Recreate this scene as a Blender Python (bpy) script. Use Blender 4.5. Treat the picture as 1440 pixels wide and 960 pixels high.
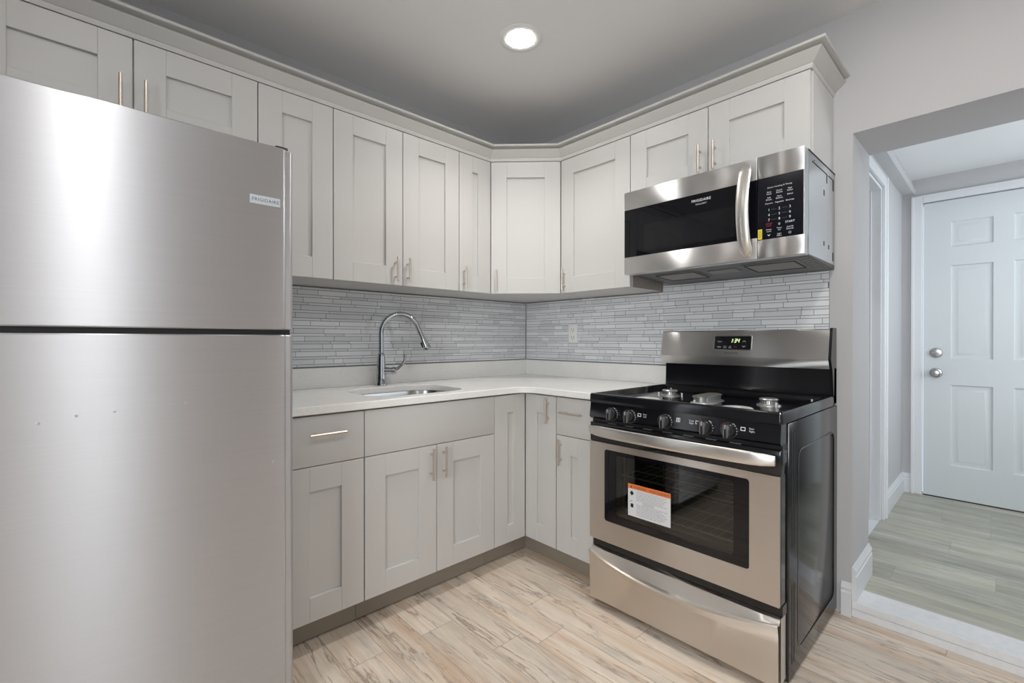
import bpy, bmesh, math, random
from mathutils import Vector, Matrix
from mathutils.geometry import tessellate_polygon

for o in list(bpy.data.objects):
    bpy.data.objects.remove(o, do_unlink=True)
S = 0.0254                       # everything below is written in inches
sc = bpy.context.scene
COL = sc.collection
R = math.radians

# ------------------------------------------------------------------ camera
cd = bpy.data.cameras.new('camera')
cam = bpy.data.objects.new('camera', cd); COL.objects.link(cam); sc.camera = cam
cam.location = (93.62*S, -92.86*S, 45.46*S)
cam.rotation_euler = (R(90-0.166), R(-0.02), R(46.98))
cd.sensor_width = 36.0; cd.lens = 648.93/1440*36
cd.clip_start = 0.05
# ------------------------------------------------------------------ view
vs = sc.view_settings
vs.view_transform = 'Standard'; vs.look = 'None'; vs.gamma = 1.0; vs.use_curve_mapping = False
vs.exposure = 0.06
# ------------------------------------------------------------------ world (daylight outside the added windows)
w = bpy.data.worlds.new('daylight'); sc.world = w; w.use_nodes = True
bg = w.node_tree.nodes['Background']
bg.inputs['Color'].default_value = (0.75, 0.86, 1.0, 1); bg.inputs['Strength'].default_value = 1.5
# ------------------------------------------------------------------ lamp strengths
DOWNLIGHT = 180.0
MAIN_LIGHT = 60.0
MAIN_SPOT_W = 36.0
HALL_LIGHT = 33.0
FRONT_FILL_W = 80.0
def area(name, loc, rot, sx, sy, watts, color, spread=180):
    l = bpy.data.lights.new(name, 'AREA'); l.shape = 'RECTANGLE'; l.size = sx*S; l.size_y = sy*S
    l.energy = watts; l.color = color; l.spread = R(spread)
    o = bpy.data.objects.new(name, l); COL.objects.link(o)
    o.location = Vector(loc)*S; o.rotation_euler = rot
    return o
# soft fill light from an unseen window added behind the camera
area('fill_light_front', (118, -189, 58), (R(90), 0, 0), 58, 46, FRONT_FILL_W, (0.98, 0.985, 1.0))
# light behind an added narrow window, for the bright streak on the refrigerator
area('streak_light_right', (172, -90.5, 47), (0, R(90), 0), 80, 14, 6.5, (0.95, 0.975, 1.0))
# daylight of the hall's window beyond the right edge of the opening
area('daylight_hall', (139, 45, 56), (0, R(90), 0), 40, 40, 15, (0.88, 0.96, 1.0))

# ================================================================== materials
def srgb(r, g, b):
    f = lambda c: (c/255/12.92) if c/255 <= 0.04045 else ((c/255+0.055)/1.055)**2.4
    return (f(r), f(g), f(b), 1)
class NT:
    def __init__(s, name):
        s.m = bpy.data.materials.new(name); s.m.use_nodes = True
        s.t = s.m.node_tree; s.b = s.t.nodes['Principled BSDF']
        s.out = s.t.nodes['Material Output']
    def n(s, kind, **kw):
        nd = s.t.nodes.new(kind)
        for k, v in kw.items():
            if k.startswith('i_'):
                key = k[2:]; key = int(key) if key.isdigit() else key.replace('_', ' ')
                s.put(nd.inputs[key], v)
            else: setattr(nd, k, v)
        return nd
    def put(s, sock, v):
        if isinstance(v, bpy.types.NodeSocket): s.t.links.new(v, sock)
        else: sock.default_value = v
    def math(s, op, a, b=0.0, c=0.0, clamp=False):
        nd = s.t.nodes.new('ShaderNodeMath'); nd.operation = op; nd.use_clamp = clamp
        s.put(nd.inputs[0], a); s.put(nd.inputs[1], b); s.put(nd.inputs[2], c)
        return nd.outputs[0]
    def mix(s, f, a, b, mode='MIX'):
        nd = s.t.nodes.new('ShaderNodeMix'); nd.data_type = 'RGBA'; nd.blend_type = mode
        s.put(nd.inputs[0], f); s.put(nd.inputs[6], a); s.put(nd.inputs[7], b)
        return nd.outputs[2]
    def ramp(s, f, stops):
        nd = s.t.nodes.new('ShaderNodeValToRGB'); s.put(nd.inputs[0], f)
        e = nd.color_ramp.elements
        while len(e) < len(stops): e.new(0.5)
        for i, (p, c) in enumerate(stops): e[i].position = p; e[i].color = c if len(c) == 4 else (*c, 1)
        return nd.outputs[0]
    def bump(s, h, strength, dist=0.001):
        nd = s.n('ShaderNodeBump', i_Strength=strength, i_Distance=dist, i_Height=h)
        s.t.links.new(nd.outputs[0], s.b.inputs['Normal'])
    def set(s, **kw):
        for k, v in kw.items():
            s.put(s.b.inputs[k.replace('_', ' ')], v)
        return s
def plain(name, col, rough=0.5, metal=0.0, **kw):
    t = NT(name); t.set(Base_Color=col, Roughness=rough, Metallic=metal, **kw); return t.m
def paint(name, col, rough, scale=90, amt=0.06, var=0.03):
    t = NT(name)
    tc = t.n('ShaderNodeNewGeometry')
    nz = t.n('ShaderNodeTexNoise', i_Vector=tc.outputs['Position'], i_Scale=scale, i_Detail=3.0)
    n2 = t.n('ShaderNodeTexNoise', i_Vector=tc.outputs['Position'], i_Scale=2.3, i_Detail=2.0)
    c2 = tuple(x*(1-var) for x in col[:3])+(1,)
    t.set(Base_Color=t.mix(n2.outputs[0], col, c2), Roughness=rough)
    t.bump(nz.outputs[0], amt, 0.002)
    return t.m
def brushed(name, col, rough, aniso=0.85, grain=0.0006, stretch=(6, 6, 900), tint=None):
    t = NT(name)
    g = t.n('ShaderNodeNewGeometry')
    mp = t.n('ShaderNodeMapping', i_Vector=g.outputs['Position']); mp.inputs['Scale'].default_value = stretch
    nz = t.n('ShaderNodeTexNoise', i_Vector=mp.outputs[0], i_Scale=1.0, i_Detail=3.0)
    n2 = t.n('ShaderNodeTexNoise', i_Vector=mp.outputs[0], i_Scale=0.25, i_Detail=2.0)
    c2 = tuple(x*0.94 for x in col[:3])+(1,)
    tg = t.n('ShaderNodeTangent', direction_type='RADIAL', axis='Z')
    t.set(Base_Color=t.mix(n2.outputs[0], col, c2), Metallic=1.0,
          Roughness=t.math('MULTIPLY_ADD', nz.outputs[0], 0.06, rough-0.03),
          Anisotropic=aniso, Anisotropic_Rotation=0.25, Tangent=tg.outputs[0])
    t.bump(nz.outputs[0], 0.03, grain)
    return t.m
M = {}
M['wall'] = paint('wall_paint', srgb(190, 188, 189), 0.75)
M['wall_hall'] = paint('hall_wall_paint', srgb(196, 195, 197), 0.75)
M['ceiling'] = paint('ceiling_paint', srgb(236, 236, 236), 0.85)
M['trim'] = paint('trim_paint', srgb(222, 223, 226), 0.42, amt=0.02)
M['door'] = paint('door_paint', srgb(209, 213, 215), 0.40, amt=0.02)
M['cab'] = paint('cabinet_paint', srgb(202, 200, 197), 0.42, scale=160, amt=0.012, var=0.02)
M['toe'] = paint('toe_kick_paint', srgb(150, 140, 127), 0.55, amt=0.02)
M['cabside'] = paint('cabinet_brown_side', srgb(150, 142, 134), 0.5, amt=0.02)  # browner and darker than the cabinet paint
M['nickel'] = plain('satin_nickel', srgb(214, 204, 194), 0.30, 1.0)
M['chrome'] = plain('polished_chrome', srgb(188, 190, 194), 0.05, 1.0)
M['steel'] = brushed('brushed_stainless', srgb(226, 225, 224), 0.36, aniso=1.0)
M['steel_fridge'] = brushed('brushed_stainless_fridge', srgb(208, 208, 211), 0.42, aniso=0.93, stretch=(5, 5, 700))
M['steel_range'] = brushed('brushed_stainless_range', srgb(226, 219, 211), 0.36, aniso=0.9)
M['sinksteel'] = plain('sink_steel', srgb(190, 190, 190), 0.22, 1.0)
M['bar'] = brushed('brushed_bar_steel', srgb(230, 227, 222), 0.32, aniso=0.5)
M['enamel'] = plain('black_enamel', (0.008, 0.008, 0.010, 1), 0.10, 0.0)
M['plastic'] = plain('black_plastic', (0.012, 0.012, 0.013, 1), 0.28)
M['sidepaint'] = None
t = NT('black_textured_side')
g = t.n('ShaderNodeNewGeometry'); nz = t.n('ShaderNodeTexNoise', i_Vector=g.outputs['Position'], i_Scale=420.0, i_Detail=1.0)
t.set(Base_Color=(0.010, 0.011, 0.012, 1), Roughness=0.13); t.bump(nz.outputs[0], 0.05, 0.0006); M['sidepaint'] = t.m
M['glassblack'] = plain('black_glass', (0.004, 0.004, 0.006, 1), 0.03)
M['panelglass'] = plain('control_glass', (0.004, 0.005, 0.010, 1), 0.12)
M['galv'] = brushed('galvanized_steel', srgb(190, 190, 191), 0.42, aniso=0.2, stretch=(30, 30, 60))
M['greymetal'] = plain('grey_filter_metal', srgb(150, 146, 140), 0.45, 0.8)
M['alum'] = plain('cast_aluminium', srgb(190, 190, 188), 0.35, 0.85)
M['whitecap'] = plain('bare_burner_base', srgb(205, 205, 202), 0.45, 0.2)
M['dark'] = plain('dark_gap', (0.01, 0.01, 0.01, 1), 0.6)
M['gasket'] = plain('rubber_gasket', (0.012, 0.012, 0.012, 1), 0.5)
M['whiteplastic'] = plain('white_plastic', srgb(232, 232, 230), 0.35)
M['ink_white'] = plain('white_print', srgb(225, 225, 228), 0.5)
M['ink_grey'] = plain('grey_print', srgb(120, 122, 130), 0.5)
M['ink_dark'] = plain('dark_print', srgb(70, 72, 76), 0.5)
M['ink_black'] = plain('black_print', srgb(15, 15, 15), 0.5)
M['ink_red'] = plain('red_print', srgb(190, 50, 60), 0.5)
M['yellow'] = plain('yellow_label', srgb(238, 214, 50), 0.5)
M['orange'] = plain('orange_label', srgb(228, 120, 50), 0.5)
M['paper'] = plain('sticker_paper', srgb(214, 214, 216), 0.55)
M['paperline'] = plain('sticker_small_print', srgb(165, 166, 172), 0.6)
M['badge'] = plain('badge_silver', srgb(205, 210, 216), 0.35, 0.5)
M['cavity'] = plain('oven_cavity_enamel', srgb(120, 119, 113), 0.35)
M['wire'] = plain('rack_wire', srgb(225, 222, 215), 0.3, 0.4)
M['grout'] = plain('grey_grout', srgb(112, 114, 118), 0.8)
M['threshold_white'] = None
t = NT('white_marble_threshold'); g = t.n('ShaderNodeNewGeometry')
nz = t.n('ShaderNodeTexNoise', i_Vector=g.outputs['Position'], i_Scale=30.0, i_Detail=6.0, i_Roughness=0.7)
t.set(Base_Color=t.ramp(nz.outputs[0], [(0.30, srgb(219, 220, 222)), (0.55, srgb(229, 229, 231))]), Roughness=0.4)
M['threshold_white'] = t.m
t = NT('white_quartz'); g = t.n('ShaderNodeNewGeometry')
nz = t.n('ShaderNodeTexNoise', i_Vector=g.outputs['Position'], i_Scale=120.0, i_Detail=4.0, i_Roughness=0.8)
n2 = t.n('ShaderNodeTexNoise', i_Vector=g.outputs['Position'], i_Scale=6.0, i_Detail=5.0)
a = t.ramp(nz.outputs[0], [(0.38, srgb(228, 226, 222)), (0.55, srgb(240, 239, 237))])
b = t.ramp(n2.outputs[0], [(0.42, srgb(235, 233, 229)), (0.6, srgb(241, 240, 238))])
t.set(Base_Color=t.mix(0.5, a, b), Roughness=0.22); M['quartz'] = t.m
# marble mosaic: tint per tile comes from a face attribute
t = NT('marble_mosaic'); g = t.n('ShaderNodeNewGeometry')
at = t.n('ShaderNodeAttribute', attribute_name='tint')
mp = t.n('ShaderNodeMapping', i_Vector=g.outputs['Position']); mp.inputs['Scale'].default_value = (18, 18, 60)
nz = t.n('ShaderNodeTexNoise', i_Vector=mp.outputs[0], i_Scale=1.0, i_Detail=5.0, i_Roughness=0.6)
v = t.math('ADD', t.math('MULTIPLY', at.outputs['Fac'], 0.65), t.math('MULTIPLY', nz.outputs[0], 0.35))
t.set(Base_Color=t.ramp(v, [(0.10, srgb(206, 208, 211)), (0.45, srgb(220, 222, 225)), (0.80, srgb(231, 232, 234))]),
      Roughness=0.16); M['mosaic'] = t.m
# smoked oven window glass: clear with the reflection of its angle
t = NT('smoked_oven_glass'); t.t.nodes.remove(t.b)
fr = t.n('ShaderNodeFresnel', i_IOR=1.55)
tr = t.n('ShaderNodeBsdfTransparent', i_Color=(0.52, 0.52, 0.50, 1)); gl = t.n('ShaderNodeBsdfGlossy', i_Roughness=0.02)
mx = t.n('ShaderNodeMixShader'); t.put(mx.inputs[0], t.math('MULTIPLY', fr.outputs[0], 1.5, clamp=True)); t.put(mx.inputs[1], tr.outputs[0]); t.put(mx.inputs[2], gl.outputs[0])
t.t.links.new(mx.outputs[0], t.out.inputs[0]); M['ovenglass'] = t.m
t = NT('window_glass'); t.t.nodes.remove(t.b)
fr = t.n('ShaderNodeFresnel', i_IOR=1.45)
tr = t.n('ShaderNodeBsdfTransparent', i_Color=(0.95, 0.97, 0.97, 1)); gl = t.n('ShaderNodeBsdfGlossy', i_Roughness=0.02)
mx = t.n('ShaderNodeMixShader'); t.put(mx.inputs[0], fr.outputs[0]); t.put(mx.inputs[1], tr.outputs[0]); t.put(mx.inputs[2], gl.outputs[0])
t.t.links.new(mx.outputs[0], t.out.inputs[0]); M['glass'] = t.m
def emit(name, col, st):
    t = NT(name); t.set(Base_Color=(0, 0, 0, 1), Roughness=0.5, Emission_Color=col, Emission_Strength=st); return t.m
M['lamp'] = emit('downlight_lens', (1.0, 0.975, 0.945, 1), DOWNLIGHT)
M['lamp_soft'] = emit('downlight_lens_soft', (1.0, 0.975, 0.945, 1), DOWNLIGHT*0.36)
M['lamp_main'] = emit('downlight_lens_main', (1.0, 0.975, 0.945, 1), MAIN_LIGHT)
M['lamp_hall'] = emit('hall_lamp_lens', (0.90, 0.975, 1.0, 1), HALL_LIGHT)
M['led'] = emit('led_digits', (0.75, 1.0, 0.45, 1), 1.6)

def planks(name, width, y0, length, seed, light, mid, warm, grey, dark, knots=1.0, joint=0.10, grout=(150, 138, 124), strip=0.0, bright=1.0):
    t = NT(name)
    g = t.n('ShaderNodeNewGeometry')
    sx = t.n('ShaderNodeSeparateXYZ', i_Vector=g.outputs['Position'])
    x = t.math('MULTIPLY', sx.outputs[0], 1/S); y = t.math('MULTIPLY', sx.outputs[1], 1/S)
    yy = t.math('DIVIDE', t.math('SUBTRACT', y, y0), width)
    row = t.math('FLOOR', yy); fy = t.math('SUBTRACT', yy, row)
    wn = t.n('ShaderNodeTexWhiteNoise', noise_dimensions='1D'); t.put(wn.inputs['W'], t.math('ADD', row, seed))
    xx = t.math('DIVIDE', t.math('ADD', x, t.math('MULTIPLY', wn.outputs[0], length)), length)
    colm = t.math('FLOOR', xx); fx = t.math('SUBTRACT', xx, colm)
    idv = t.math('ADD', t.math('MULTIPLY', row, 13.37), t.math('MULTIPLY', colm, 7.77))
    w2 = t.n('ShaderNodeTexWhiteNoise', noise_dimensions='1D'); t.put(w2.inputs['W'], idv)
    rnd = w2.outputs[0]; rc = t.n('ShaderNodeSeparateColor', i_Color=w2.outputs['Color'])
    off = t.math('MULTIPLY', rnd, 97.0)
    def stretched(ax, ay, scale, detail=4.0, rough=0.55, dist=0.0, extra=0.0):
        cv = t.n('ShaderNodeCombineXYZ')
        t.put(cv.inputs[0], t.math('ADD', t.math('MULTIPLY', x, ax), off)); t.put(cv.inputs[1], t.math('MULTIPLY', y, ay)); t.put(cv.inputs[2], t.math('ADD', off, extra))
        nd = t.n('ShaderNodeTexNoise', i_Vector=cv.outputs[0], i_Scale=scale, i_Detail=detail, i_Roughness=rough, i_Distortion=dist)
        return nd.outputs[0]
    big = stretched(0.03, 0.28, 1.0, 4.0, 0.6, 0.35)
    cloud = stretched(0.07, 0.30, 1.0, 7.0, 0.68, 0.2, 40.0)
    grain = stretched(0.035, 2.0, 1.0, 7.0, 0.68, 0.25, 9.0)
    fine = stretched(0.25, 7.5, 1.0, 5.0, 0.75, 0.1, 21.0)
    vein = stretched(0.030, 0.26, 1.0, 6.0, 0.62, 0.35, 77.0)
    base = t.mix(t.ramp(cloud, [(0.36, (0, 0, 0, 1)), (0.62, (1, 1, 1, 1))]), mid, light)
    base = t.mix(t.math('MULTIPLY', t.ramp(big, [(0.50, (0, 0, 0, 1)), (0.68, (1, 1, 1, 1))]), 0.75), base, warm)
    base = t.mix(t.math('MULTIPLY', t.ramp(stretched(0.07, 0.33, 1.0, 6.0, 0.62, 0.3, 130.0), [(0.52, (0, 0, 0, 1)), (0.66, (1, 1, 1, 1))]), 0.65), base, grey)
    gm = t.ramp(grain, [(0.32, (0.76, 0.71, 0.66, 1)), (0.50, (1, 1, 1, 1)), (0.70, (1.06, 1.05, 1.04, 1))])
    base = t.mix(0.65, base, t.mix(1.0, base, gm, 'MULTIPLY'))
    fm = t.ramp(fine, [(0.32, (0.84, 0.82, 0.79, 1)), (0.5, (1, 1, 1, 1))])
    base = t.mix(0.55, base, t.mix(1.0, base, fm, 'MULTIPLY'))
    vm = t.math('ABSOLUTE', t.math('SUBTRACT', vein, 0.5))
    vmask = t.ramp(vm, [(0.0, (1, 1, 1, 1)), (0.006, (0.7, 0.7, 0.7, 1)), (0.022, (0, 0, 0, 1))])
    base = t.mix(t.math('MULTIPLY', t.math('MULTIPLY', vmask, t.ramp(cloud, [(0.40, (0, 0, 0, 1)), (0.56, (1, 1, 1, 1))])), 0.75*knots), base, dark)
    kn = stretched(0.10, 0.32, 1.0, 6.0, 0.65, 0.4, 300.0)
    km = t.ramp(kn, [(0.655, (0, 0, 0, 1)), (0.71, (1, 1, 1, 1))])
    base = t.mix(t.math('MULTIPLY', km, 0.8*knots), base, dark)
    tone = t.math('MULTIPLY_ADD', rc.outputs[1], 0.16, 0.90*bright)
    cc = t.n('ShaderNodeCombineColor'); [t.put(cc.inputs[i], tone) for i in range(3)]
    base = t.mix(1.0, base, cc.outputs[0], 'MULTIPLY')
    if strip:
        ys = t.math('MULTIPLY', fy, strip); ysr = t.math('FLOOR', ys)
        w3 = t.n('ShaderNodeTexWhiteNoise', noise_dimensions='1D'); t.put(w3.inputs['W'], t.math('ADD', idv, t.math('MULTIPLY', ysr, 3.1)))
        to = t.math('MULTIPLY_ADD', w3.outputs[0], 0.24, 0.84)
        c3 = t.n('ShaderNodeCombineColor'); [t.put(c3.inputs[i], to) for i in range(3)]
        base = t.mix(1.0, base, c3.outputs[0], 'MULTIPLY')
    ey = t.math('MULTIPLY', t.math('MINIMUM', fy, t.math('SUBTRACT', 1.0, fy)), width)
    ex = t.math('MULTIPLY', t.math('MINIMUM', fx, t.math('SUBTRACT', 1.0, fx)), length)
    ed = t.math('MINIMUM', ex, ey)
    gmask = t.math('SUBTRACT', 1.0, t.math('DIVIDE', ed, joint, clamp=True))
    base = t.mix(t.math('MULTIPLY', gmask, 0.8), base, srgb(*grout))
    t.set(Base_Color=base, Roughness=0.42)
    hh = t.math('SUBTRACT', t.math('MULTIPLY', fine, 0.4), gmask)
    t.bump(hh, 0.25, 0.0012)
    return t.m
M['floor'] = planks('wood_look_floor_tile', 5.85, -31.3, 38.0, 5.0,
                    srgb(222, 209, 194), srgb(208, 193, 177), srgb(196, 163, 134), srgb(184, 177, 168), srgb(122, 101, 84), knots=1.0, grout=(160, 144, 128), bright=1.14)
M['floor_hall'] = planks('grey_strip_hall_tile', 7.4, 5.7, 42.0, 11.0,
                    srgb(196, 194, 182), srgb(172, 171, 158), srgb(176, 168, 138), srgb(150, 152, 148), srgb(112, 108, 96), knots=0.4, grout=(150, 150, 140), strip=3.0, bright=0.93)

# ================================================================== mesh helpers
XW = lambda u, v, z: (u, v, z)          # world
XA = lambda u, v, z: (v, u, z)          # sink wall: u along y, v out from the wall
XB = lambda u, v, z: (u, -v, z)         # range wall: u along x, v out from the wall
class MB:
    def __init__(s, xf=XW): s.bm = bmesh.new(); s.xf = xf
    def v(s, p, xf=None): return s.bm.verts.new(Vector((xf or s.xf)(*p)))
    def _add(s, tb):
        mp = {}
        for vv in tb.verts: mp[vv] = s.v(vv.co)
        for f in tb.faces:
            try: s.bm.faces.new([mp[q] for q in f.verts])
            except ValueError: pass
        tb.free()
    def box(s, u0, u1, v0, v1, z0, z1, bev=0.0, seg=1):
        tb = bmesh.new(); bmesh.ops.create_cube(tb, size=1.0)
        for q in tb.verts: q.co = Vector(((u0+u1)/2+q.co.x*(u1-u0), (v0+v1)/2+q.co.y*(v1-v0), (z0+z1)/2+q.co.z*(z1-z0)))
        if bev: bmesh.ops.bevel(tb, geom=tb.edges[:], offset=bev, segments=seg, affect='EDGES', profile=0.5)
        s._add(tb); return s
    def loft(s, rings, closed=True, cap=True, loop=False):
        rs = [[s.v(p) for p in r] for r in rings]; n = len(rs[0])
        pairs = list(zip(rs, rs[1:])) + ([(rs[-1], rs[0])] if loop else [])
        for a, b in pairs:
            for i in range(n if closed else n-1):
                j = (i+1) % n
                s.bm.faces.new([a[i], a[j], b[j], b[i]])
        if cap and closed and not loop: s.bm.faces.new(rs[0][::-1]); s.bm.faces.new(rs[-1])
        return s
    def tube(s, path, r, seg=12, cap=True, loop=False):
        P = [Vector(p) for p in path]; n = len(P); rings = []; prev = None
        for i, p in enumerate(P):
            if loop: d = P[(i+1) % n]-P[i-1]
            else: d = (P[min(i+1, n-1)]-P[max(i-1, 0)])
            d.normalize()
            if prev is None:
                up = Vector((0, 0, 1)) if abs(d.z) < 0.9 else Vector((1, 0, 0))
                a = d.cross(up).normalized()
            else:
                a = (prev-d*prev.dot(d)).normalized()
            prev = a; b = d.cross(a); rr = r[i] if isinstance(r, (list, tuple)) else r
            rings.append([p+(a*math.cos(t)+b*math.sin(t))*rr for t in [2*math.pi*k/seg for k in range(seg)]])
        return s.loft(rings, cap=cap, loop=loop)
    def lathe(s, prof, c, axis=(0, 0, 1), seg=32, cap=True):
        """prof: list of (radius, height along axis)"""
        ax = Vector(axis).normalized(); up = Vector((1, 0, 0)) if abs(ax.x) < 0.9 else Vector((0, 1, 0))
        a = ax.cross(up).normalized(); b = ax.cross(a); c = Vector(c)
        rings = [[c+ax*h+(a*math.cos(t)+b*math.sin(t))*max(r, 1e-4) for t in [2*math.pi*k/seg for k in range(seg)]] for r, h in prof]
        return s.loft(rings, cap=cap)
    def prism(s, polys, m, t0, t1):
        """polys = [outer, hole...] 2-D; m(a,b,t) -> local xyz"""
        tri = tessellate_polygon([[Vector((p[0], p[1], 0)) for p in q] for q in polys])
        flat = [p for q in polys for p in q]
        A = [s.v(m(p[0], p[1], t0)) for p in flat]; B = [s.v(m(p[0], p[1], t1)) for p in flat]
        for f in tri:
            try: s.bm.faces.new([A[i] for i in f])
            except ValueError: pass
            try: s.bm.faces.new([B[i] for i in f])
            except ValueError: pass
        k = 0
        for q in polys:
            n = len(q)
            for i in range(n):
                j = (i+1) % n
                s.bm.faces.new([A[k+i], A[k+j], B[k+j], B[k+i]])
            k += n
        return s
    def text(s, body, m, a, b, size, align='CENTER', shear=0.0, t=0.0, spacing=1.0, squash=1.0):
        """flat lettering; baseline centre (a,b), cap height about size*0.7; m(a,b,t)"""
        cu = bpy.data.curves.new('txt', 'FONT'); cu.body = body; cu.size = size; cu.align_x = align
        cu.shear = shear; cu.space_character = spacing; cu.resolution_u = 2
        ob = bpy.data.objects.new('txt', cu); COL.objects.link(ob)
        dg = bpy.context.evaluated_depsgraph_get(); me = bpy.data.meshes.new_from_object(ob.evaluated_get(dg))
        vs_ = [s.v(m(a+q.co.x*squash, b+q.co.y, t)) for q in me.vertices]
        for p in me.polygons:
            try: s.bm.faces.new([vs_[i] for i in p.vertices])
            except ValueError: pass
        bpy.data.objects.remove(ob); bpy.data.curves.remove(cu); bpy.data.meshes.remove(me)
        return s
    def each(s, name, mat, parent=None, **kw):
        """every separate piece becomes an object of its own"""
        bm = s.bm; seen = set(); out = []
        bm.verts.ensure_lookup_table()
        for v0 in bm.verts:
            if v0 in seen: continue
            st_ = [v0]; seen.add(v0); isl = []
            while st_:
                q = st_.pop(); isl.append(q)
                for e in q.link_edges:
                    w_ = e.other_vert(q)
                    if w_ not in seen: seen.add(w_); st_.append(w_)
            p = MB(); mp = {q: p.bm.verts.new(q.co) for q in isl}
            for f in {f for q in isl for f in q.link_faces}: p.bm.faces.new([mp[q] for q in f.verts])
            out.append(p.build(name, mat, parent, **kw))
        bm.free(); return out
    def quad(s, m, a0, a1, b0, b1, t=0.0):
        s.bm.faces.new([s.v(m(*p, t)) for p in ((a0, b0), (a1, b0), (a1, b1), (a0, b1))]); return s
    def build(s, name, mat, parent=None, smooth=True, flat=False, weld=False, ang=32):
        me = bpy.data.meshes.new(name)
        if weld: bmesh.ops.remove_doubles(s.bm, verts=s.bm.verts, dist=1e-4)
        if not flat: bmesh.ops.recalc_face_normals(s.bm, faces=s.bm.faces)
        o = bpy.data.objects.new(name, me); COL.objects.link(o)
        root = parent
        while root is not None and root.parent is not None: root = root.parent
        off = Vector(root['org']) if root is not None else Vector((0, 0, 0))
        if root is None:
            c = [q.co for q in s.bm.verts]
            off = Vector(((min(q.x for q in c)+max(q.x for q in c))/2, (min(q.y for q in c)+max(q.y for q in c))/2, min(q.z for q in c)))
            o.location = off*S; o['org'] = tuple(off)
        for q in s.bm.verts: q.co = (q.co-off)*S
        s.bm.to_mesh(me); s.bm.free()
        me.materials.append(mat if not isinstance(mat, str) else M[mat])
        if smooth:
            me.shade_smooth(); me.set_sharp_from_angle(angle=R(ang))
        if parent is not None: o.parent = parent
        return o
def thing(name, org, label, cat, group=None):
    o = bpy.data.objects.new(name, None); COL.objects.link(o)
    o.empty_display_size = 0.05
    o.location = Vector(org)*S; o['org'] = tuple(org); o['label'] = label; o['category'] = cat
    if group: o['group'] = group
    return o
def tag(o, label, cat, group=None):
    o['label'] = label; o['category'] = cat
    if group: o['group'] = group
    return o
def struct(o): o['kind'] = 'structure'; return o
def rrect(a0, a1, b0, b1, r, n=6):
    pts = []
    for cx, cy, s0 in ((a1-r, b1-r, 0), (a0+r, b1-r, 90), (a0+r, b0+r, 180), (a1-r, b0+r, 270)):
        for k in range(n+1):
            t = R(s0+90*k/n); pts.append((cx+r*math.cos(t), cy+r*math.sin(t)))
    return pts
def fmap(xf, v0=0.0):
    """2-D (u,z) drawn on a face at v = v0 + t"""
    return lambda a, b, t: (a, v0+t, b)

# ================================================================== room
RX, RY, CZ = 166.0, -186.0, 99.4
HX0, HX1, HY0, HY1, HZ, HC = 73.2, 136.0, 13.4, 79.0, 2.4, 90.6
OPX0, OPX1, OPZ = 76.3, 114.0, 79.5
struct(MB().box(-5, RX+5, RY-5, 0, -4, 0).build('floor', 'floor', smooth=False))
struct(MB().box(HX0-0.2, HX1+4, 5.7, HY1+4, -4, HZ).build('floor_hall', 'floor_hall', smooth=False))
struct(MB().box(30, HX0-0.2, 18, 76, -4, HZ).build('floor_side', 'trim', smooth=False))
struct(MB().box(-5, RX+5, RY-5, 13.4, CZ, CZ+4).build('ceiling', 'ceiling', smooth=False))
struct(MB().box(30, HX1+4, 13.4, HY1+4, HC, HC+4).build('ceiling_hall', 'ceiling', smooth=False))
struct(MB().box(-5, 0, RY-5, 5, 0, CZ).build('wall_left', 'wall', smooth=False))
wb = MB()
wb.box(-5, OPX0, 0, 13.4, 0, CZ); wb.box(OPX0, OPX1, 0, 13.4, OPZ, CZ); wb.box(OPX1, RX+5, 0, 13.4, 0, CZ)
struct(wb.build('wall_back', 'wall', smooth=False, weld=False))
wr = MB()
WY0, WY1, WZ0, WZ1 = -130, -70, 34, 82
NY0, NY1, NZ0, NZ1 = -97, -84, 8, 86
wr.box(RX, RX+5, RY, NY0, 0, CZ); wr.box(RX, RX+5, NY1, 0, 0, CZ); wr.box(RX, RX+5, NY0, NY1, 0, NZ0); wr.box(RX, RX+5, NY0, NY1, NZ1, CZ)
struct(wr.build('wall_right', 'wall', smooth=False))
wf = MB(); FX0, FX1 = 88, 148
wf.box(0, FX0, RY-5, RY, 0, CZ); wf.box(FX1, RX, RY-5, RY, 0, CZ); wf.box(FX0, FX1, RY-5, RY, 0, WZ0); wf.box(FX0, FX1, RY-5, RY, WZ1, CZ)
struct(wf.build('wall_front', 'wall', smooth=False))
def window(name, xf, u0, u1):
    f = MB(xf)
    f.box(u0-3, u1+3, 0, 0.8, WZ1, WZ1+3.5, 0.1); f.box(u0-3, u0, 0, 0.8, WZ0-3, WZ1, 0.1); f.box(u1, u1+3, 0, 0.8, WZ0-3, WZ1, 0.1)
    f.box(u0-4, u1+4, 0, 2, WZ0-1, WZ0, 0.1)
    zc = (WZ0+WZ1)/2; f.box(u0, u1, -2.5, -1.2, zc-1, zc+1, 0.1)
    f.box(u0, u0+1.6, -3, -1, WZ0, WZ1); f.box(u1-1.6, u1, -3, -1, WZ0, WZ1); f.box(u0+1.6, u1-1.6, -3, -1, WZ1-1.6, WZ1); f.box(u0+1.6, u1-1.6, -3, -1, WZ0, WZ0+1.6)
    o = struct(f.build(name, 'trim'))
    g = MB(xf); g.box(u0+1.6, u1-1.6, -2.1, -1.9, WZ0+1.6, WZ1-1.6); g.build('pane', 'glass', o)
window('added_window_1', lambda u, v, z: (u, RY+v, z), FX0, FX1)  # unseen window, added to bring fill light from behind the camera
f_ = MB(lambda u, v, z: (RX-v, u, z))
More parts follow.
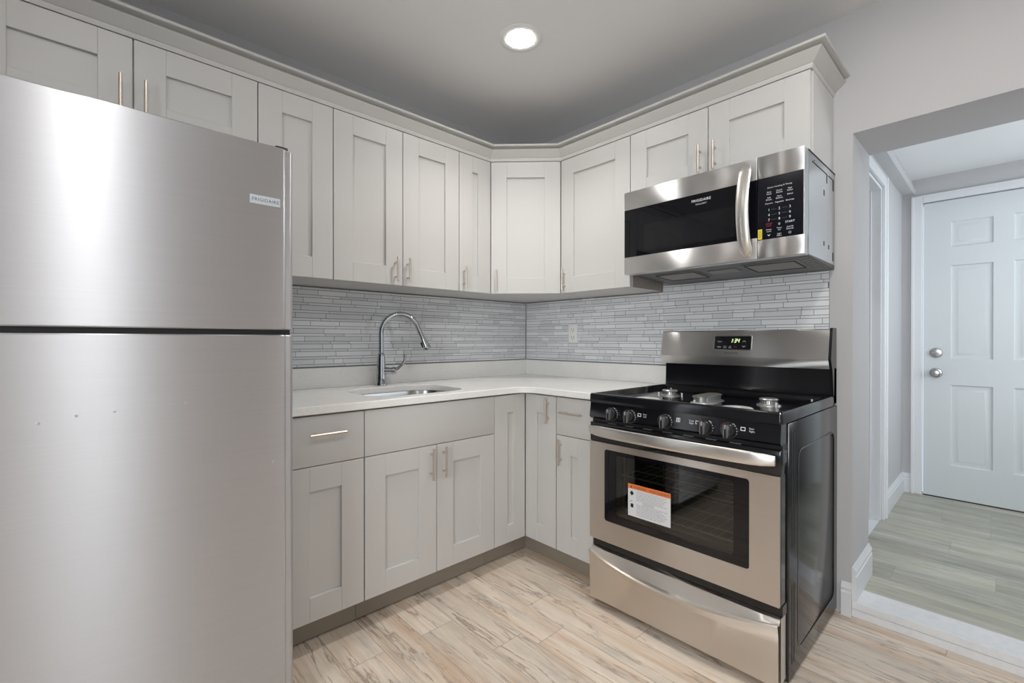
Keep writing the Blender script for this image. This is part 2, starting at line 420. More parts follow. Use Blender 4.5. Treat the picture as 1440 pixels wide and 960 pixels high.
f_.box(NY0-2.5, NY0, 0, 0.8, NZ0-2.5, NZ1+2.5, 0.1); f_.box(NY1, NY1+2.5, 0, 0.8, NZ0-2.5, NZ1+2.5, 0.1); f_.box(NY0, NY1, 0, 0.8, NZ1, NZ1+2.5, 0.1); f_.box(NY0, NY1, 0, 0.8, NZ0-2.5, NZ0, 0.1)
o = struct(f_.build('added_window_2', 'trim'))  # unseen window, added so the refrigerator front reflects a tall streak
f_ = MB(); f_.box(RX+1.9, RX+2.1, NY0, NY1, NZ0, NZ1); f_.build('pane', 'glass', o)
# ---- hall beyond the opening
hw = MB()
DY0, DY1, DZ = 17.0, 47.2, 82.2         # side doorway in the hall's left wall
hw.box(HX0-5, HX0, 13.4, DY0, HZ, HC); hw.box(HX0-5, HX0, DY1, HY1, HZ, HC); hw.box(HX0-5, HX0, DY0, DY1, DZ, HC)
struct(hw.build('wall_hall_left', 'wall_hall', smooth=False))
he = MB(); EX0, EX1, EZ0, EZ1 = 77.8, 113.8, 2.7, 83.3
he.box(30, EX0-0.5, HY1, HY1+5, HZ, HC); he.box(EX1+0.5, HX1+4, HY1, HY1+5, HZ, HC); he.box(EX0-0.5, EX1+0.5, HY1, HY1+5, EZ1+0.4, HC)
struct(he.build('wall_hall_back', 'wall_hall', smooth=False))
hr = MB()
hr.box(HX1, HX1+4, 13.4, 25, HZ, HC); hr.box(HX1, HX1+4, 65, HY1, HZ, HC); hr.box(HX1, HX1+4, 25, 65, HZ, 36); hr.box(HX1, HX1+4, 25, 65, 76, HC)
struct(hr.build('wall_hall_right', 'wall_hall', smooth=False))
sw_ = MB(); sw_.box(30, 68.2, 76, 79, HZ, HC); sw_.box(30, 68.2, 13.4, 17, HZ, HC); sw_.box(27, 30, 13.4, 79, HZ, HC)
struct(sw_.build('wall_side_room', 'wall_hall', smooth=False))
# boxed bulkhead under the hall ceiling, along its left wall
bk = MB(); bk.prism([[(73.2, 86.6), (75.7, 86.6), (76.2, 87.2), (75.2, 90.6), (73.2, 90.6)]], lambda a, b, t: (a, t, b), 13.4, HY1)
struct(bk.build('trim_1', 'wall_hall', smooth=False))
# casing of the side doorway, entry-door casing
cs = MB()
cs.box(HX0, HX0+0.7, DY1, DY1+2.3, HZ, DZ+2.4, 0.12); cs.box(HX0, HX0+0.7, DY0-2.3, DY0, HZ, DZ+2.4, 0.12); cs.box(HX0, HX0+0.7, DY0, DY1, DZ, DZ+2.4, 0.12)
cs.box(HX0+0.02, HX0+1.0, DY1+1.7, DY1+2.35, HZ, DZ+2.45, 0.15)
cs.box(HX0-5.3, HX0+0.02, DY1-0.8, DY1+0.3, HZ, DZ, 0.05); cs.box(HX0-5.3, HX0+0.02, DY0-0.3, DY0+0.8, HZ, DZ, 0.05); cs.box(HX0-5.3, HX0, DY0, DY1, DZ-0.8, DZ+0.1, 0.05)
cs.box(HX0-3.2, HX0-1.8, DY1-1.3, DY1-0.8, HZ, DZ-0.8, 0.05)
struct(cs.build('trim_2', 'trim'))
ce = MB(lambda u, v, z: (u, HY1-v, z))
ce.box(75.2, 77.6, 0, 0.8, HZ, EZ1+2.4, 0.15); ce.box(75.2, 75.9, 0.7, 1.05, HZ, EZ1+2.4, 0.12)
ce.box(EX1+0.2, EX1+2.6, 0, 0.8, HZ, EZ1+2.4, 0.15); ce.box(77.6, EX1+0.2, 0, 0.8, EZ1+0.3, EZ1+2.4, 0.15); ce.box(75.9, EX1+2.6, 0.7, 1.05, EZ1+1.8, EZ1+2.4, 0.12)
struct(ce.build('trim_3', 'trim'))
# entry door: six raised panels
dr = thing('door_1', (95.8, HY1, EZ0), '', ''); del dr['label']; del dr['category']; struct(dr)
DM = lambda a, b, t: (a, HY1-t, b)
cols = [(83.4, 91.3), (94.9+5.3, 94.9+13.2)]
cols = [(83.3, 91.3), (100.3-5.4, 108.3-5.4)]
rows = [(70.7, 77.5), (40.4, 65.7), (11.6, 33.4)]
d = MB()
EXR = 113.8
cc2 = [(83.3, 91.3), (EX0+EXR-91.3, EX0+EXR-83.3)]
# match the photo: second column starts at x = 94.9
cc2 = [(83.3, 91.3), (94.9, 102.9)]
EXR = cc2[1][1]+5.5
outer = [(EX0, EZ0), (EXR, EZ0), (EXR, EZ1), (EX0, EZ1)]
holes = [[(a0, b0), (a0, b1), (a1, b1), (a1, b0)] for a0, a1 in cc2 for b0, b1 in rows]
d.prism([outer]+holes, DM, -1.75, 0.0)
for a0, a1 in cc2:
    for b0, b1 in rows:
        rr = [(0, 0.0), (0.25, -0.35), (0.55, -0.40), (1.5, -0.08), (1.6, -0.08)]
        rings = [[(a0+q, HY1-t_, b0+q), (a1-q, HY1-t_, b0+q), (a1-q, HY1-t_, b1-q), (a0+q, HY1-t_, b1-q)] for q, t_ in rr]
        vs4 = [[d.v(p) for p in r] for r in rings]
        for A_, B_ in zip(vs4, vs4[1:]):
            for i in range(4): d.bm.faces.new([A_[i], A_[(i+1) % 4], B_[(i+1) % 4], B_[i]])
        d.bm.faces.new(vs4[-1])
leaf = d.build('door_leaf', 'door', dr)
def rose(z, knob):
    c = (80.4, HY1, z)
    n = MB(); n.lathe([(1.3, 0), (1.35, 0.15), (1.2, 0.4), (0.55, 0.5)], c, (0, -1, 0))
    if knob: n.lathe([(0.45, 0.45), (0.45, 1.2), (0.8, 1.4), (1.08, 1.8), (1.05, 2.3), (0.8, 2.55), (0.3, 2.62)], c, (0, -1, 0))
    o = n.build('door_knob' if knob else 'deadbolt', 'nickel_dark', dr)
    if not knob:
        k = MB(); k.box(79.7, 81.1, HY1-1.0, HY1-0.45, z-0.16, z+0.16, 0.08); k.build('thumb_turn', 'nickel_dark', o)
M['nickel_dark'] = plain('worn_nickel', srgb(165, 165, 165), 0.25, 1.0)
rose(42.0, False); rose(36.5, True)
ds = MB(); ds.box(EX0, EXR, HY1-0.05, HY1+1.7, HZ, EZ0-0.02); struct(ds.build('trim_4', 'dark'))
he2 = MB(); he2.box(EXR+0.1, EX1+1, HY1+0.0, HY1+1.7, HZ, EZ1+0.3); struct(he2.build('trim_5', 'wall_hall', smooth=False))
# ---- step up to the hall
st = MB()
st.box(OPX0+0.02, OPX1-0.02, 0.0, 5.7, 1.25, 2.42, 0.04)
struct(st.build('trim_6', 'threshold_white'))
st = MB(); st.box(OPX0+0.02, OPX1-0.02, 0.03, 5.7, 0.0, 1.20)
struct(st.build('trim_7', 'threshold_white'))
# ---- baseboards
def baseboard(name, path, z0, h=5.2, th=0.6, side=1):
    """profile swept along a horizontal polyline; the wall is on the left of travel when side=1"""
    prof = [(0, 0), (th, 0), (th, h*0.70), (th*0.75, h*0.74), (th*0.75, h*0.80), (th*0.95, h*0.83), (th*0.85, h*0.88), (th*0.4, h*0.95), (th*0.3, h), (0, h)]
    m = MB(); rings = []
    P = [Vector((p[0], p[1], 0)) for p in path]
    for i, p in enumerate(P):
        def nrm(a, b): dd = (b-a).normalized(); return Vector((dd.y, -dd.x, 0))*side
        if i == 0: n = nrm(P[0], P[1])
        elif i == len(P)-1: n = nrm(P[-2], P[-1])
        else:
            n1, n2 = nrm(P[i-1], P[i]), nrm(P[i], P[i+1]); n = (n1+n2)/(1+n1.dot(n2))
        rings.append([(p.x+n.x*o_, p.y+n.y*o_, z0+z_) for o_, z_ in prof])
    m.loft(rings); return struct(m.build(name, 'trim'))
baseboard('baseboard_opening', [(74.9, 0), (76.3, 0)], 0, side=1, h=5.4)
baseboard('baseboard_jamb', [(76.3, 0.05), (76.3, 13.4)], 2.42, side=1, h=5.6)
baseboard('baseboard_hall', [(HX0, DY1+2.3), (HX0, HY1), (75.2, HY1)], HZ, side=1, h=5.4)
baseboard('baseboard_right', [(RX, 0), (RX, RY), (0, RY)], 0, side=1)
baseboard('baseboard_back', [(OPX1, 0), (RX, 0)], 0, side=1)

# ================================================================== cabinets
def pull(parent, xf, u, z, v, length=5.6, vertical=True, dark=False):
    m = MB(xf); r = 0.21; so = 1.15; hp = length/2-1.05
    if vertical:
        m.tube([(u, v+so, z-length/2), (u, v+so, z+length/2)], r, 12)
        for dz in (-hp, hp): m.tube([(u, v-0.02, z+dz), (u, v+so, z+dz)], 0.17, 10)
    else:
        m.tube([(u-length/2, v+so, z), (u+length/2, v+so, z)], r, 12)
        for du in (-hp, hp): m.tube([(u+du, v-0.02, z), (u+du, v+so, z)], 0.17, 10)
    return m.build('handle', 'nickel', parent)
def shaker(parent, xf, u0, u1, z0, z1, v0, v1, name='door', st=3.6, st_l=None, st_r=None):
    g = 0.075; u0 += g; u1 -= g; z0 += g; z1 -= g
    sl = st-g if st_l is None else st_l; sr = st-g if st_r is None else st_r; rl = 3.55
    m = MB(xf); b = 0.05
    m.box(u0, u0+sl, v0, v1, z0, z1, b); m.box(u1-sr, u1, v0, v1, z0, z1, b)
    m.box(u0+sl, u1-sr, v0, v1, z1-rl, z1, b); m.box(u0+sl, u1-sr, v0, v1, z0, z0+rl, b)
    m.box(u0+sl-0.1, u1-sr+0.1, v0+0.05, v1-0.44, z0+rl-0.1, z1-rl+0.1)
    return m.build(name, 'cab', parent)
def slab(parent, xf, u0, u1, z0, z1, v0, v1, name):
    g = 0.06; m = MB(xf); m.box(u0+g, u1-g, v0, v1, z0+g, z1-g, 0.05, 2); return m.build(name, 'cab', parent)
BZ0, BZD, BZ1 = 4.5, 27.1, 34.45
BV0, BV1 = 24.15, 25.05
UV0, UV1 = 12.0, 12.86
UZ0, UZ1 = 56.05, 86.2
A = (-87.66, -72.4, -60.45, -46.75, -33.1, -24.25)
# --- base cabinets, sink wall
c = thing('base_cabinet', (12, -66.5, 0), 'light grey base cabinet with one drawer and one door beside the refrigerator', 'cabinet')
MB(XA).box(-72.4, -60.5, 0.1, 24.05, 4.4, 34.4).build('body', 'cab', c)
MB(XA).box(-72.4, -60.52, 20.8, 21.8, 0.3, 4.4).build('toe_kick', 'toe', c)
dd = slab(c, XA, -72.4, -60.5, BZD, BZ1, BV0, BV1, 'drawer'); pull(dd, XA, -66.45, 31.75, BV1, 5.3, False)
shaker(c, XA, -72.4, -60.5, BZ0, BZD, BV0, BV1)
c = thing('sink_cabinet', (12, -47, 0), 'light grey sink base cabinet with two doors under a blank front, below the faucet', 'cabinet')
sb = MB(XA)
sb.box(-60.45, -33.6, 0.1, 24.05, 4.4, 5.2); sb.box(-60.45, -59.7, 0.1, 24.05, 5.2, 34.4); sb.box(-34.35, -33.6, 0.1, 24.05, 5.2, 34.4)
sb.box(-59.7, -34.35, 23.3, 24.05, 5.2, 34.4); sb.build('body', 'cab', c)
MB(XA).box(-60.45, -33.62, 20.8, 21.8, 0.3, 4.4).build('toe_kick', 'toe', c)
slab(c, XA, -60.45, -33.55, BZD, BZ1, BV0, BV1, 'false_front')
d1 = shaker(c, XA, -60.45, -47.0, BZ0, BZD, BV0, BV1); pull(d1, XA, -48.35, 23.9, BV1, 5.4)
d2 = shaker(c, XA, -47.0, -33.55, BZ0, BZD, BV0, BV1); pull(d2, XA, -45.7, 23.9, BV1, 5.4)
# --- corner base (two hinged leaves meeting at the inner corner)
c = thing('corner_base_cabinet', (12, -12, 0), 'light grey corner base cabinet whose two tall narrow doors meet in the inside corner', 'cabinet')
m = MB()
poly = [(0.1, -0.1), (0.1, -33.5), (24.05, -33.5), (24.05, -24.05), (33.5, -24.05), (33.5, -0.1)]
m.prism([poly], lambda a, b, t: (a, b, t), 4.4, 34.4); m.build('body', 'cab', c)
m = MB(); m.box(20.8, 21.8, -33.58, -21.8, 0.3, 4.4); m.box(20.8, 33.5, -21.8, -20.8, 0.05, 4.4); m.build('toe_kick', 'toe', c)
shaker(c, XA, -33.55, -25.07, BZ0, BZ1, BV0, BV1, st_l=3.45, st_r=3.2)
d2 = shaker(c, XB, 25.07, 33.55, BZ0, BZ1, BV0, BV1, st_l=3.2, st_r=3.45); pull(d2, XB, 31.7, 31.5, BV1, 5.0)
# --- narrow base beside the range
c = thing('narrow_base_cabinet', (38, -12, 0), 'narrow light grey base cabinet with a small drawer, beside the range', 'cabinet')
MB(XB).box(33.6, 42.6, 0.1, 24.05, 4.4, 34.4).build('body', 'cab', c)
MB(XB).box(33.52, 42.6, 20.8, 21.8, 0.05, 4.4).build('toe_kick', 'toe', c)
dd = slab(c, XB, 33.65, 42.6, BZD, BZ1, BV0, BV1, 'drawer'); pull(dd, XB, 37.9, 31.6, BV1, 5.2, False)
d1 = shaker(c, XB, 33.65, 42.6, BZ0, BZD, BV0, BV1); pull(d1, XB, 35.0, 23.9, BV1, 5.0)
# --- wall cabinets
def wallcab(name, xf, org, label, u0, u1, doors, z0=UZ0, sides=True):
    c = thing(name, org, label, 'wall cabinet')
    m = MB(xf); m.box(u0+0.02, u1-0.02, 0.05, 11.9, z0+0.03, UZ1+0.08); m.build('body', 'cab', c)
    for (a, b, hu) in doors:
        dd = shaker(c, xf, a, b, z0, UZ1+0.05, UV0, UV1)
        if hu is not None: pull(dd, xf, hu, (59.05 if z0 < 60 else z0+3.9), UV1, 4.8)
    return c
wallcab('over_refrigerator_cabinet', XA, (6, -87.6, 74.3), 'short two-door light grey wall cabinet above the refrigerator', -102.9, -72.4,
        [(-102.9, -87.66, -89.05), (-87.66, -72.4, -86.4)], z0=74.3)
wallcab('wall_cabinet', XA, (6, -66.4, UZ0), 'light grey wall cabinet with one door, right beside the upper corner of the refrigerator', -72.4, -60.45, [(-72.4, -60.45, -71.0)])
wallcab('wall_cabinet', XA, (6, -46.8, UZ0), 'widest full-height light grey wall cabinet, two doors with paired handles above the sink', -60.45, -33.1,
        [(-60.45, -46.75, -48.45), (-46.75, -33.1, -45.8)])
wallcab('wall_cabinet', XA, (6, -28.7, UZ0), 'narrowest light grey wall cabinet, left of the diagonal corner cabinet', -33.1, -24.25, [(-33.1, -24.25, -32.05)])
wallcab('wall_cabinet', XB, (33.3, -6, UZ0), 'light grey wall cabinet between the diagonal corner cabinet and the microwave', 24.25, 42.4, [(24.25, 42.4, 25.5)])
c = wallcab('over_microwave_cabinet', XB, (58, -6, 73.35), 'short two-door light grey wall cabinet above the microwave', 42.4, 73.64,
        [(42.4, 58.0, 56.7), (58.0, 73.5, 59.3)], z0=73.35)
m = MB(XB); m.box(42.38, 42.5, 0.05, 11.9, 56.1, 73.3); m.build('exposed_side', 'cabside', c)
# diagonal corner wall cabinet
c = thing('corner_wall_cabinet', (9, -9, UZ0), 'diagonal light grey corner wall cabinet with a single door facing the room', 'wall cabinet')
m = MB(); m.prism([[(0.05, -0.05), (0.05, -24.2), (11.9, -24.2), (24.2, -11.9), (24.2, -0.05)]], lambda a, b, t: (a, b, t), UZ0+0.03, UZ1+0.08)
m.build('body', 'cab', c)
q = 1/math.sqrt(2); PA = Vector((12.86, -24.25)); PB = Vector((24.25, -12.86)); WD = (PB-PA).length
XD = lambda u, v, z: (PA.x+q*u+q*v, PA.y+q*u-q*v, z)
dd = shaker(c, XD, 0.05, WD-0.05, UZ0, UZ1+0.05, -0.62, 0.0, st=3.7); pull(dd, XD, 1.35, 59.05, 0.0, 4.8)
# --- crown moulding
prof = [(-0.85, 86.30), (0.04, 86.30), (0.10, 86.45), (0.22, 86.75), (0.18, 86.95), (0.30, 87.0), (1.66, 88.28), (1.66, 88.34), (0.85, 88.38), (0.85, 88.88), (1.9, 88.92), (2.18, 88.98), (2.28, 89.12), (2.22, 89.36), (-0.85, 89.36)]
path = [(12.86, -103.2), (12.86, -24.25), (24.25, -12.86), (73.64, -12.86), (73.64, 0.0)]
m = MB(); P = [Vector((p[0], p[1], 0)) for p in path]; rings = []
def nr(a, b): dd = (b-a).normalized(); return Vector((dd.y, -dd.x, 0))
for i, p in enumerate(P):
    if i == 0: n = nr(P[0], P[1])
    elif i == len(P)-1: n = nr(P[-2], P[-1])
    else: n1, n2 = nr(P[i-1], P[i]), nr(P[i], P[i+1]); n = (n1+n2)/(1+n1.dot(n2))
    rings.append([(p.x+n.x*o_, p.y+n.y*o_, z_) for o_, z_ in prof])
m.loft(rings); tag(m.build('crown_molding', 'cab', ang=20), 'light grey crown molding running along the top of all the wall cabinets', 'molding')

# ================================================================== backsplash mosaic
def mosaic(name, xf, u0, u1, zones, label, seed, cut=None):
    """zones: list of (u0,u1,z0,z1)"""
    rnd = random.Random(seed); m = MB(xf)
    lay = m.bm.faces.layers.float.new('tint')
    z = 36.15; rowi = 0; gr = 0.09
    hs = [1.0, 0.52]
    while z < 58:
        h = hs[rowi % 2]; u = u0-rnd.uniform(0, 4)
        while u < u1:
            L = rnd.choice([1.9, 2.9, 3.9, 5.8, 5.8, 7.8]) if h > 0.8 else rnd.choice([3.9, 5.8, 7.8, 9.5])
            for (a0, a1, b0, b1) in zones:
                x0, x1, y0, y1 = max(u, a0), min(u+L-gr, a1), max(z, b0), min(z+h-gr, b1)
                if x1-x0 > 0.15 and y1-y0 > 0.12:
                    nb = len(m.bm.faces); m.box(x0, x1, 0.1, 0.30+rnd.uniform(0, 0.02), y0, y1)
                    m.bm.faces.ensure_lookup_table(); tv = rnd.random()
                    for f in m.bm.faces[nb:]: f[lay] = tv
            u += L
        z += h; rowi += 1
    t = m.build('mosaic_tiles', 'mosaic', None, smooth=False)
    org = t['org']
    root = thing(name, org, label, 'backsplash'); t.location = (0, 0, 0); t.parent = root
    g = MB(xf)
    for (a0, a1, b0, b1) in zones: g.box(a0, a1, 0.02, 0.215, b0, b1)
    g.build('grout', 'grout', root, smooth=False)
mosaic('tile_backsplash', XA, -76, -0.25, [(-76, -0.50, 40.0, 56.0)], 'grey and white linear mosaic tile backsplash behind the faucet', 3)
mosaic('tile_backsplash', XB, 0.3, 73.1, [(0.50, 42.6, 40.0, 56.0), (42.6, 73.1, 40.0, 57.2)], 'grey and white linear mosaic tile backsplash behind the range and the outlet', 8)

# ================================================================== countertop, sink, faucet
CV = 25.75; rc_ = 3.4
outer = [(0.02, -0.02), (0.02, -72.9), (CV, -72.9)]
for k in range(9):
    t_ = R(180-90*k/8); outer.append((CV+rc_+rc_*math.cos(t_), -(CV+rc_)+rc_*math.sin(t_)))
outer += [(43.9, -CV), (43.9, -0.02)]
sinkp = rrect(7.0, 22.5, -57.0, -37.0, 5.5, 10)
root = thing('countertop', (12, -40, 34.5), 'L-shaped white quartz countertop with a low splash strip, over the base cabinets', 'countertop')
m = MB(); m.prism([outer, sinkp], lambda a, b, t: (a, b, t), 34.7, 35.92)
o = m.build('slab', 'quartz', root)
bv = o.modifiers.new('eased', 'BEVEL'); bv.width = 0.12*S; bv.segments = 2; bv.limit_method = 'ANGLE'; bv.angle_limit = R(50)
m = MB(); m.box(0.02, 0.75, -72.9, -0.76, 35.92, 39.95, 0.04); m.box(0.02, 43.9, -0.75, -0.02, 35.92, 39.95, 0.04)
m.build('splash_strip', 'quartz', root)
# sink bowl
m = MB()
sec = [(-0.6, 34.68), (-0.05, 34.68), (-0.02, 34.55), (0.15, 33.0), (0.5, 28.5), (1.4, 27.4), (3.0, 27.1)]
rings = []
for off, z in sec:
    r_ = max(5.5-off, 1.5); rings.append([(a, b, z) for a, b in rrect(7.0+off, 22.5-off, -57.0+off, -37.0-off, r_, 10)])
m.loft(rings, cap=False); vs_ = [m.v(p) for p in rings[-1]]; m.bm.faces.new(vs_)
m2 = m.build('sink', 'sinksteel'); tag(m2, 'undermount stainless steel sink bowl set in the white countertop', 'sink')
so = m2.modifiers.new('gauge', 'SOLIDIFY'); so.thickness = 0.06*S; so.offset = -1
m = MB(); m.lathe([(1.7, 27.12), (1.7, 27.2), (1.3, 27.22), (1.2, 27.15)], (15, -47, 0)); m.build('drain', 'chrome', m2)
# faucet
fx, fy = 3.4, -46.5
f = thing('faucet', (fx, fy, 36.0), 'chrome gooseneck pull-down faucet standing behind the sink', 'faucet')
m = MB(); m.lathe([(1.30, 35.94), (1.30, 36.3), (1.12, 36.7), (1.0, 38.5), (0.78, 41.8), (0.66, 42.6), (0.40, 42.9)], (fx, fy, 0)); m.build('body', 'chrome', f)
dx, dy = 0.42, 0.907
path = [(fx, fy, 42.5), (fx, fy, 44.5), (fx, fy, 46.2)]
rad = 3.95; cxz = 46.9
for k in range(0, 15):
    t_ = R(180-158*k/14); s_ = rad+rad*math.cos(t_); path.append((fx+dx*s_, fy+dy*s_, cxz+4.15*math.sin(t_)))
s_ = rad+rad*math.cos(R(22)); zz = cxz+4.15*math.sin(R(22))
path.append((fx+dx*(s_+0.40), fy+dy*(s_+0.40), zz-1.0))
m = MB(); m.tube(path, 0.52, 20); m.build('neck', 'chrome', f)
d0 = Vector((dx*0.40, dy*0.40, -0.92)).normalized(); p0 = Vector(path[-1])
m = MB(); m.lathe([(0.47, -0.2), (0.50, 0.2), (0.52, 1.5), (0.62, 2.4), (0.80, 3.6), (0.84, 4.2), (0.76, 4.35), (0.3, 4.36)], p0, d0, 24)
sp = m.build('spray_head', 'chrome', f)
side = Vector((-dx, -dy, 0)); nrm_ = (side-d0*side.dot(d0)).normalized()
m = MB(); pc = p0+d0*2.9+nrm_*0.62; m.lathe([(0.2, -0.5), (0.32, -0.3), (0.32, 0.5), (0.2, 0.7)], pc, d0, 12); m.build('spray_button', 'plastic', sp)
lv = Vector((0.55, 0.83, 0))
m = MB(); m.lathe([(0.78, 0.3), (0.78, 1.4), (0.70, 1.5), (0.70, 2.2), (0.80, 2.3), (0.80, 2.9), (0.45, 3.15)], (fx, fy, 39.0), lv, 20); hb = m.build('handle_hub', 'chrome', f)
b0 = Vector((fx, fy, 39.0))+lv*2.6
lp = [b0, b0+lv*0.9+Vector((0, 0, 0.5)), b0+lv*1.7+Vector((0, 0, 1.2)), b0+lv*2.15+Vector((0, 0, 1.9)), b0+lv*2.3+Vector((0, 0, 2.8)), b0+lv*2.25+Vector((0, 0, 3.5))]
m = MB(); m.tube([tuple(p) for p in lp], [0.42, 0.34, 0.28, 0.25, 0.24, 0.27], 12); m.build('lever', 'chrome', f)

# ================================================================== outlet
o = thing('wall_outlet', (17.55, -0.3, 44.9), 'white duplex wall outlet on the tile backsplash left of the range', 'outlet')
m = MB(XB); m.box(16.1, 19.0, 0.30, 0.52, 44.75, 49.4, 0.08, 2); m.build('cover_plate', 'whiteplastic', o)
for zc in (46.1, 48.1):
    m = MB(XB); m.prism([rrect(16.9, 18.2, zc-0.65, zc+0.65, 0.45)], fmap(XB), 0.5, 0.60); r1 = m.build('receptacle', 'whiteplastic', o)
    m = MB(XB); m.box(17.15, 17.25, 0.59, 0.615, zc-0.1, zc+0.35); m.box(17.85, 17.95, 0.59, 0.615, zc-0.1, zc+0.35); m.lathe([(0.11, 0.59), (0.11, 0.615)], (17.55, 0, zc-0.35), (0, 1, 0), 10); m.each('slot', 'dark', r1)

# ================================================================== refrigerator
FXF, FYR, FYL = 36.0, -74.3, -104.3
f = thing('refrigerator', (18, -89.3, 0), 'tall stainless steel top-freezer refrigerator at the left, filling the foreground', 'refrigerator')
m = MB(); m.box(1.5, 32.6, FYL+0.2, FYR-0.25, 1.0, 66.9, 0.15); m.build('body', 'sidepaint', f)
def fdoor(z0, z1, name):
    pts = [(32.8, FYR-0.1)]
    for k in range(3): pts.append((32.8+0.9*k+0.2, FYR))
    pts += [(34.75, FYR), (34.95, FYR-0.03)]
    for k in range(0, 6): t_ = R(15*k); pts.append((35.0+0.62*math.sin(t_), FYR-0.62+0.60*math.cos(t_)))
    pts += [(35.62, FYR-0.95), (35.72, FYR-1.02), (35.90, FYR-1.10), (36.0, FYR-1.30), (36.01, FYR-1.5)]
    n = 10
    for k in range(1, n): u = k/n; pts.append((36.0+0.10*math.sin(math.pi*u), FYR-1.5+(FYL-FYR+3.0)*u))
    pts += [(36.01, FYL+1.5), (36.0, FYL+1.3), (35.62, FYL+0.7), (35.0, FYL), (32.8, FYL)]
    m = MB(); zs = [(z0, 0.12), (z0+0.12, 0.0), (z1-0.12, 0.0), (z1, 0.12)]
    cx = 34.0; cy = (FYR+FYL)/2
    rings = [[(x-(ins if x > 35 else 0), y-(ins if y > cy else -ins), z) for x, y in pts] for z, ins in zs]
    m.loft(rings); return m.build(name, 'steel_fridge', f, ang=20)
fz = fdoor(46.66, 67.8, 'freezer_door'); ff = fdoor(3.2, 46.06, 'refrigerator_door')
m = MB(); m.box(32.6, 35.2, FYL+0.3, FYR-0.35, 46.07, 46.65); m.box(32.55, 32.85, FYL+0.4, FYR-0.4, 3.4, 67.5); m.build('gasket', 'gasket', f)
m = MB(); m.box(31.0, 35.2, FYR-1.9, FYR-0.5, 67.7, 68.3, 0.12, 2); m.lathe([(0.35, 68.1), (0.35, 68.35), (0.2, 68.4)], (34.4, FYR-1.1, 0), seg=16); m.build('hinge_cover', 'plastic', f)
m = MB(); m.box(30, 34.0, FYL+0.5, FYR-0.5, 0.3, 3.0, 0.1); m.build('base_grille', 'plastic', f)
m = MB(); m.box(36.0, 36.12, -79.1, -75.95, 60.78, 61.80, 0.04); bd = m.build('name_badge', 'badge', fz)
FM = lambda a, b, t: (36.0+t, a, b)
m = MB(); m.text('FRIGIDAIRE', FM, -77.52, 61.12, 0.50, t=0.13, spacing=1.12); m.build('badge_lettering', 'ink_dark', bd)
for nm, z0, z1, par in (('handle', 48.5, 64, fz), ('handle', 24, 44.5, ff)):
    m = MB(); yy = -102.2
    m.tube([(35.9, yy, z0), (37.6, yy, z0+0.9), (38.0, yy, z0+2.5), (38.0, yy, z1-2.5), (37.6, yy, z1-0.9), (35.9, yy, z1)], 0.5, 14); m.build(nm, 'bar', par)
m = MB(); m.lathe([(0.22, 0), (0.18, 0.05), (0.05, 0.07)], (36.02, -76.65, 31.4), (1, 0, 0), 12)
for yy, z in ((-95.65, 38.2), (-93.2, 38.6), (-90.6, 38.7), (-86.3, 38.9), (-85.0, 38.95)):
    m.lathe([(0.16, 0), (0.12, 0.03), (0.04, 0.04)], (36.07, yy, z), (1, 0, 0), 10)
m.each('screw_cap', 'steel_fridge', ff)

# ================================================================== range
RXL, RXR, RF = 44.1, 74.15, 28.0
g = thing('kitchen_range', (59.1, -14, 0), 'freestanding stainless steel and black gas range between base cabinet and doorway', 'range')
# side panels + body shell (open front for the cavity)
m = MB(XB)
m.box(RXL+0.1, RXL+1.0, 0.3, 25.3, 0.9, 34.6, 0.08); m.box(RXR-1.0, RXR-0.1+0.25, 0.3, 25.3, 0.6, 34.6, 0.10, 2)
m.box(RXL+1, RXR-1, 0.3, 2.0, 1.0, 34.6); m.box(RXL+1, RXR-1, 2.0, 25.3, 1.0, 2.0); m.box(RXL+1, RXR-1, 2.0, 25.2, 29.4, 34.6); m.box(RXL+1, RXR-1, 2.0, 25.2, 9.8, 11.4)
body = m.build('body', 'sidepaint', g)
# embossed outline and slots on the right side
XS = lambda u, v, z: (RXR+0.15+v, -u, z)
m = MB(XS)
op = rrect(2.2, 21.6, 3.2, 30.6, 1.6); ip = rrect(2.42, 21.38, 3.42, 30.38, 1.4)
m.prism([op, ip], lambda a, b, t: (a, t, b), -0.02, 0.05); m.build('side_emboss', 'sidepaint', body)
m = MB(XS)
for u in (23.0, 23.9):
    m.box(u, u+0.28, -0.03, 0.03, 18.0, 33.2); m.box(u, u+0.28, -0.03, 0.03, 2.5, 13.0)
m.each('side_slot', 'dark', body)
# oven cavity
m = MB(XB)
m.box(47.5, 48.0, 3, 25.2, 12, 29); m.box(70.2, 70.7, 3, 25.2, 12, 29); m.box(48, 70.2, 3, 3.5, 12, 29); m.box(48, 70.2, 3.5, 25.2, 12, 12.5); m.box(48, 70.2, 3.5, 25.2, 28.5, 29)
m.build('oven_cavity', 'cavity', g)
for z in (16.6, 22.2):
    m = MB(XB)
    for v in (5, 24.6): m.tube([(48.1, v, z), (70.1, v, z)], 0.15, 8)
    for k in range(15):
        u = 49.0+k*(20.2/14); m.tube([(u, 5, z+0.12), (u, 24.6, z+0.12)], 0.05, 6)
    for v in (10, 16): m.tube([(48.1, v, z-0.1), (70.1, v, z-0.1)], 0.09, 6)
    m.tube([(50.5, 24.8, z), (50.6, 24.9, z+1.1), (51.2, 24.9, z+1.35), (68.0, 24.9, z+1.35), (68.5, 24.9, z+1.1), (68.6, 24.8, z)], 0.1, 8)
    m.build('oven_rack', 'wire', g)
for u in (48.15, 69.85):
    m = MB(XB); m.tube([(u, 23.5, 13.5), (u, 23.5, 27.5)], 0.18, 8); m.tube([(u, 10, 13.5), (u, 10, 27.5)], 0.14, 8); m.each('rack_support', 'wire', g)
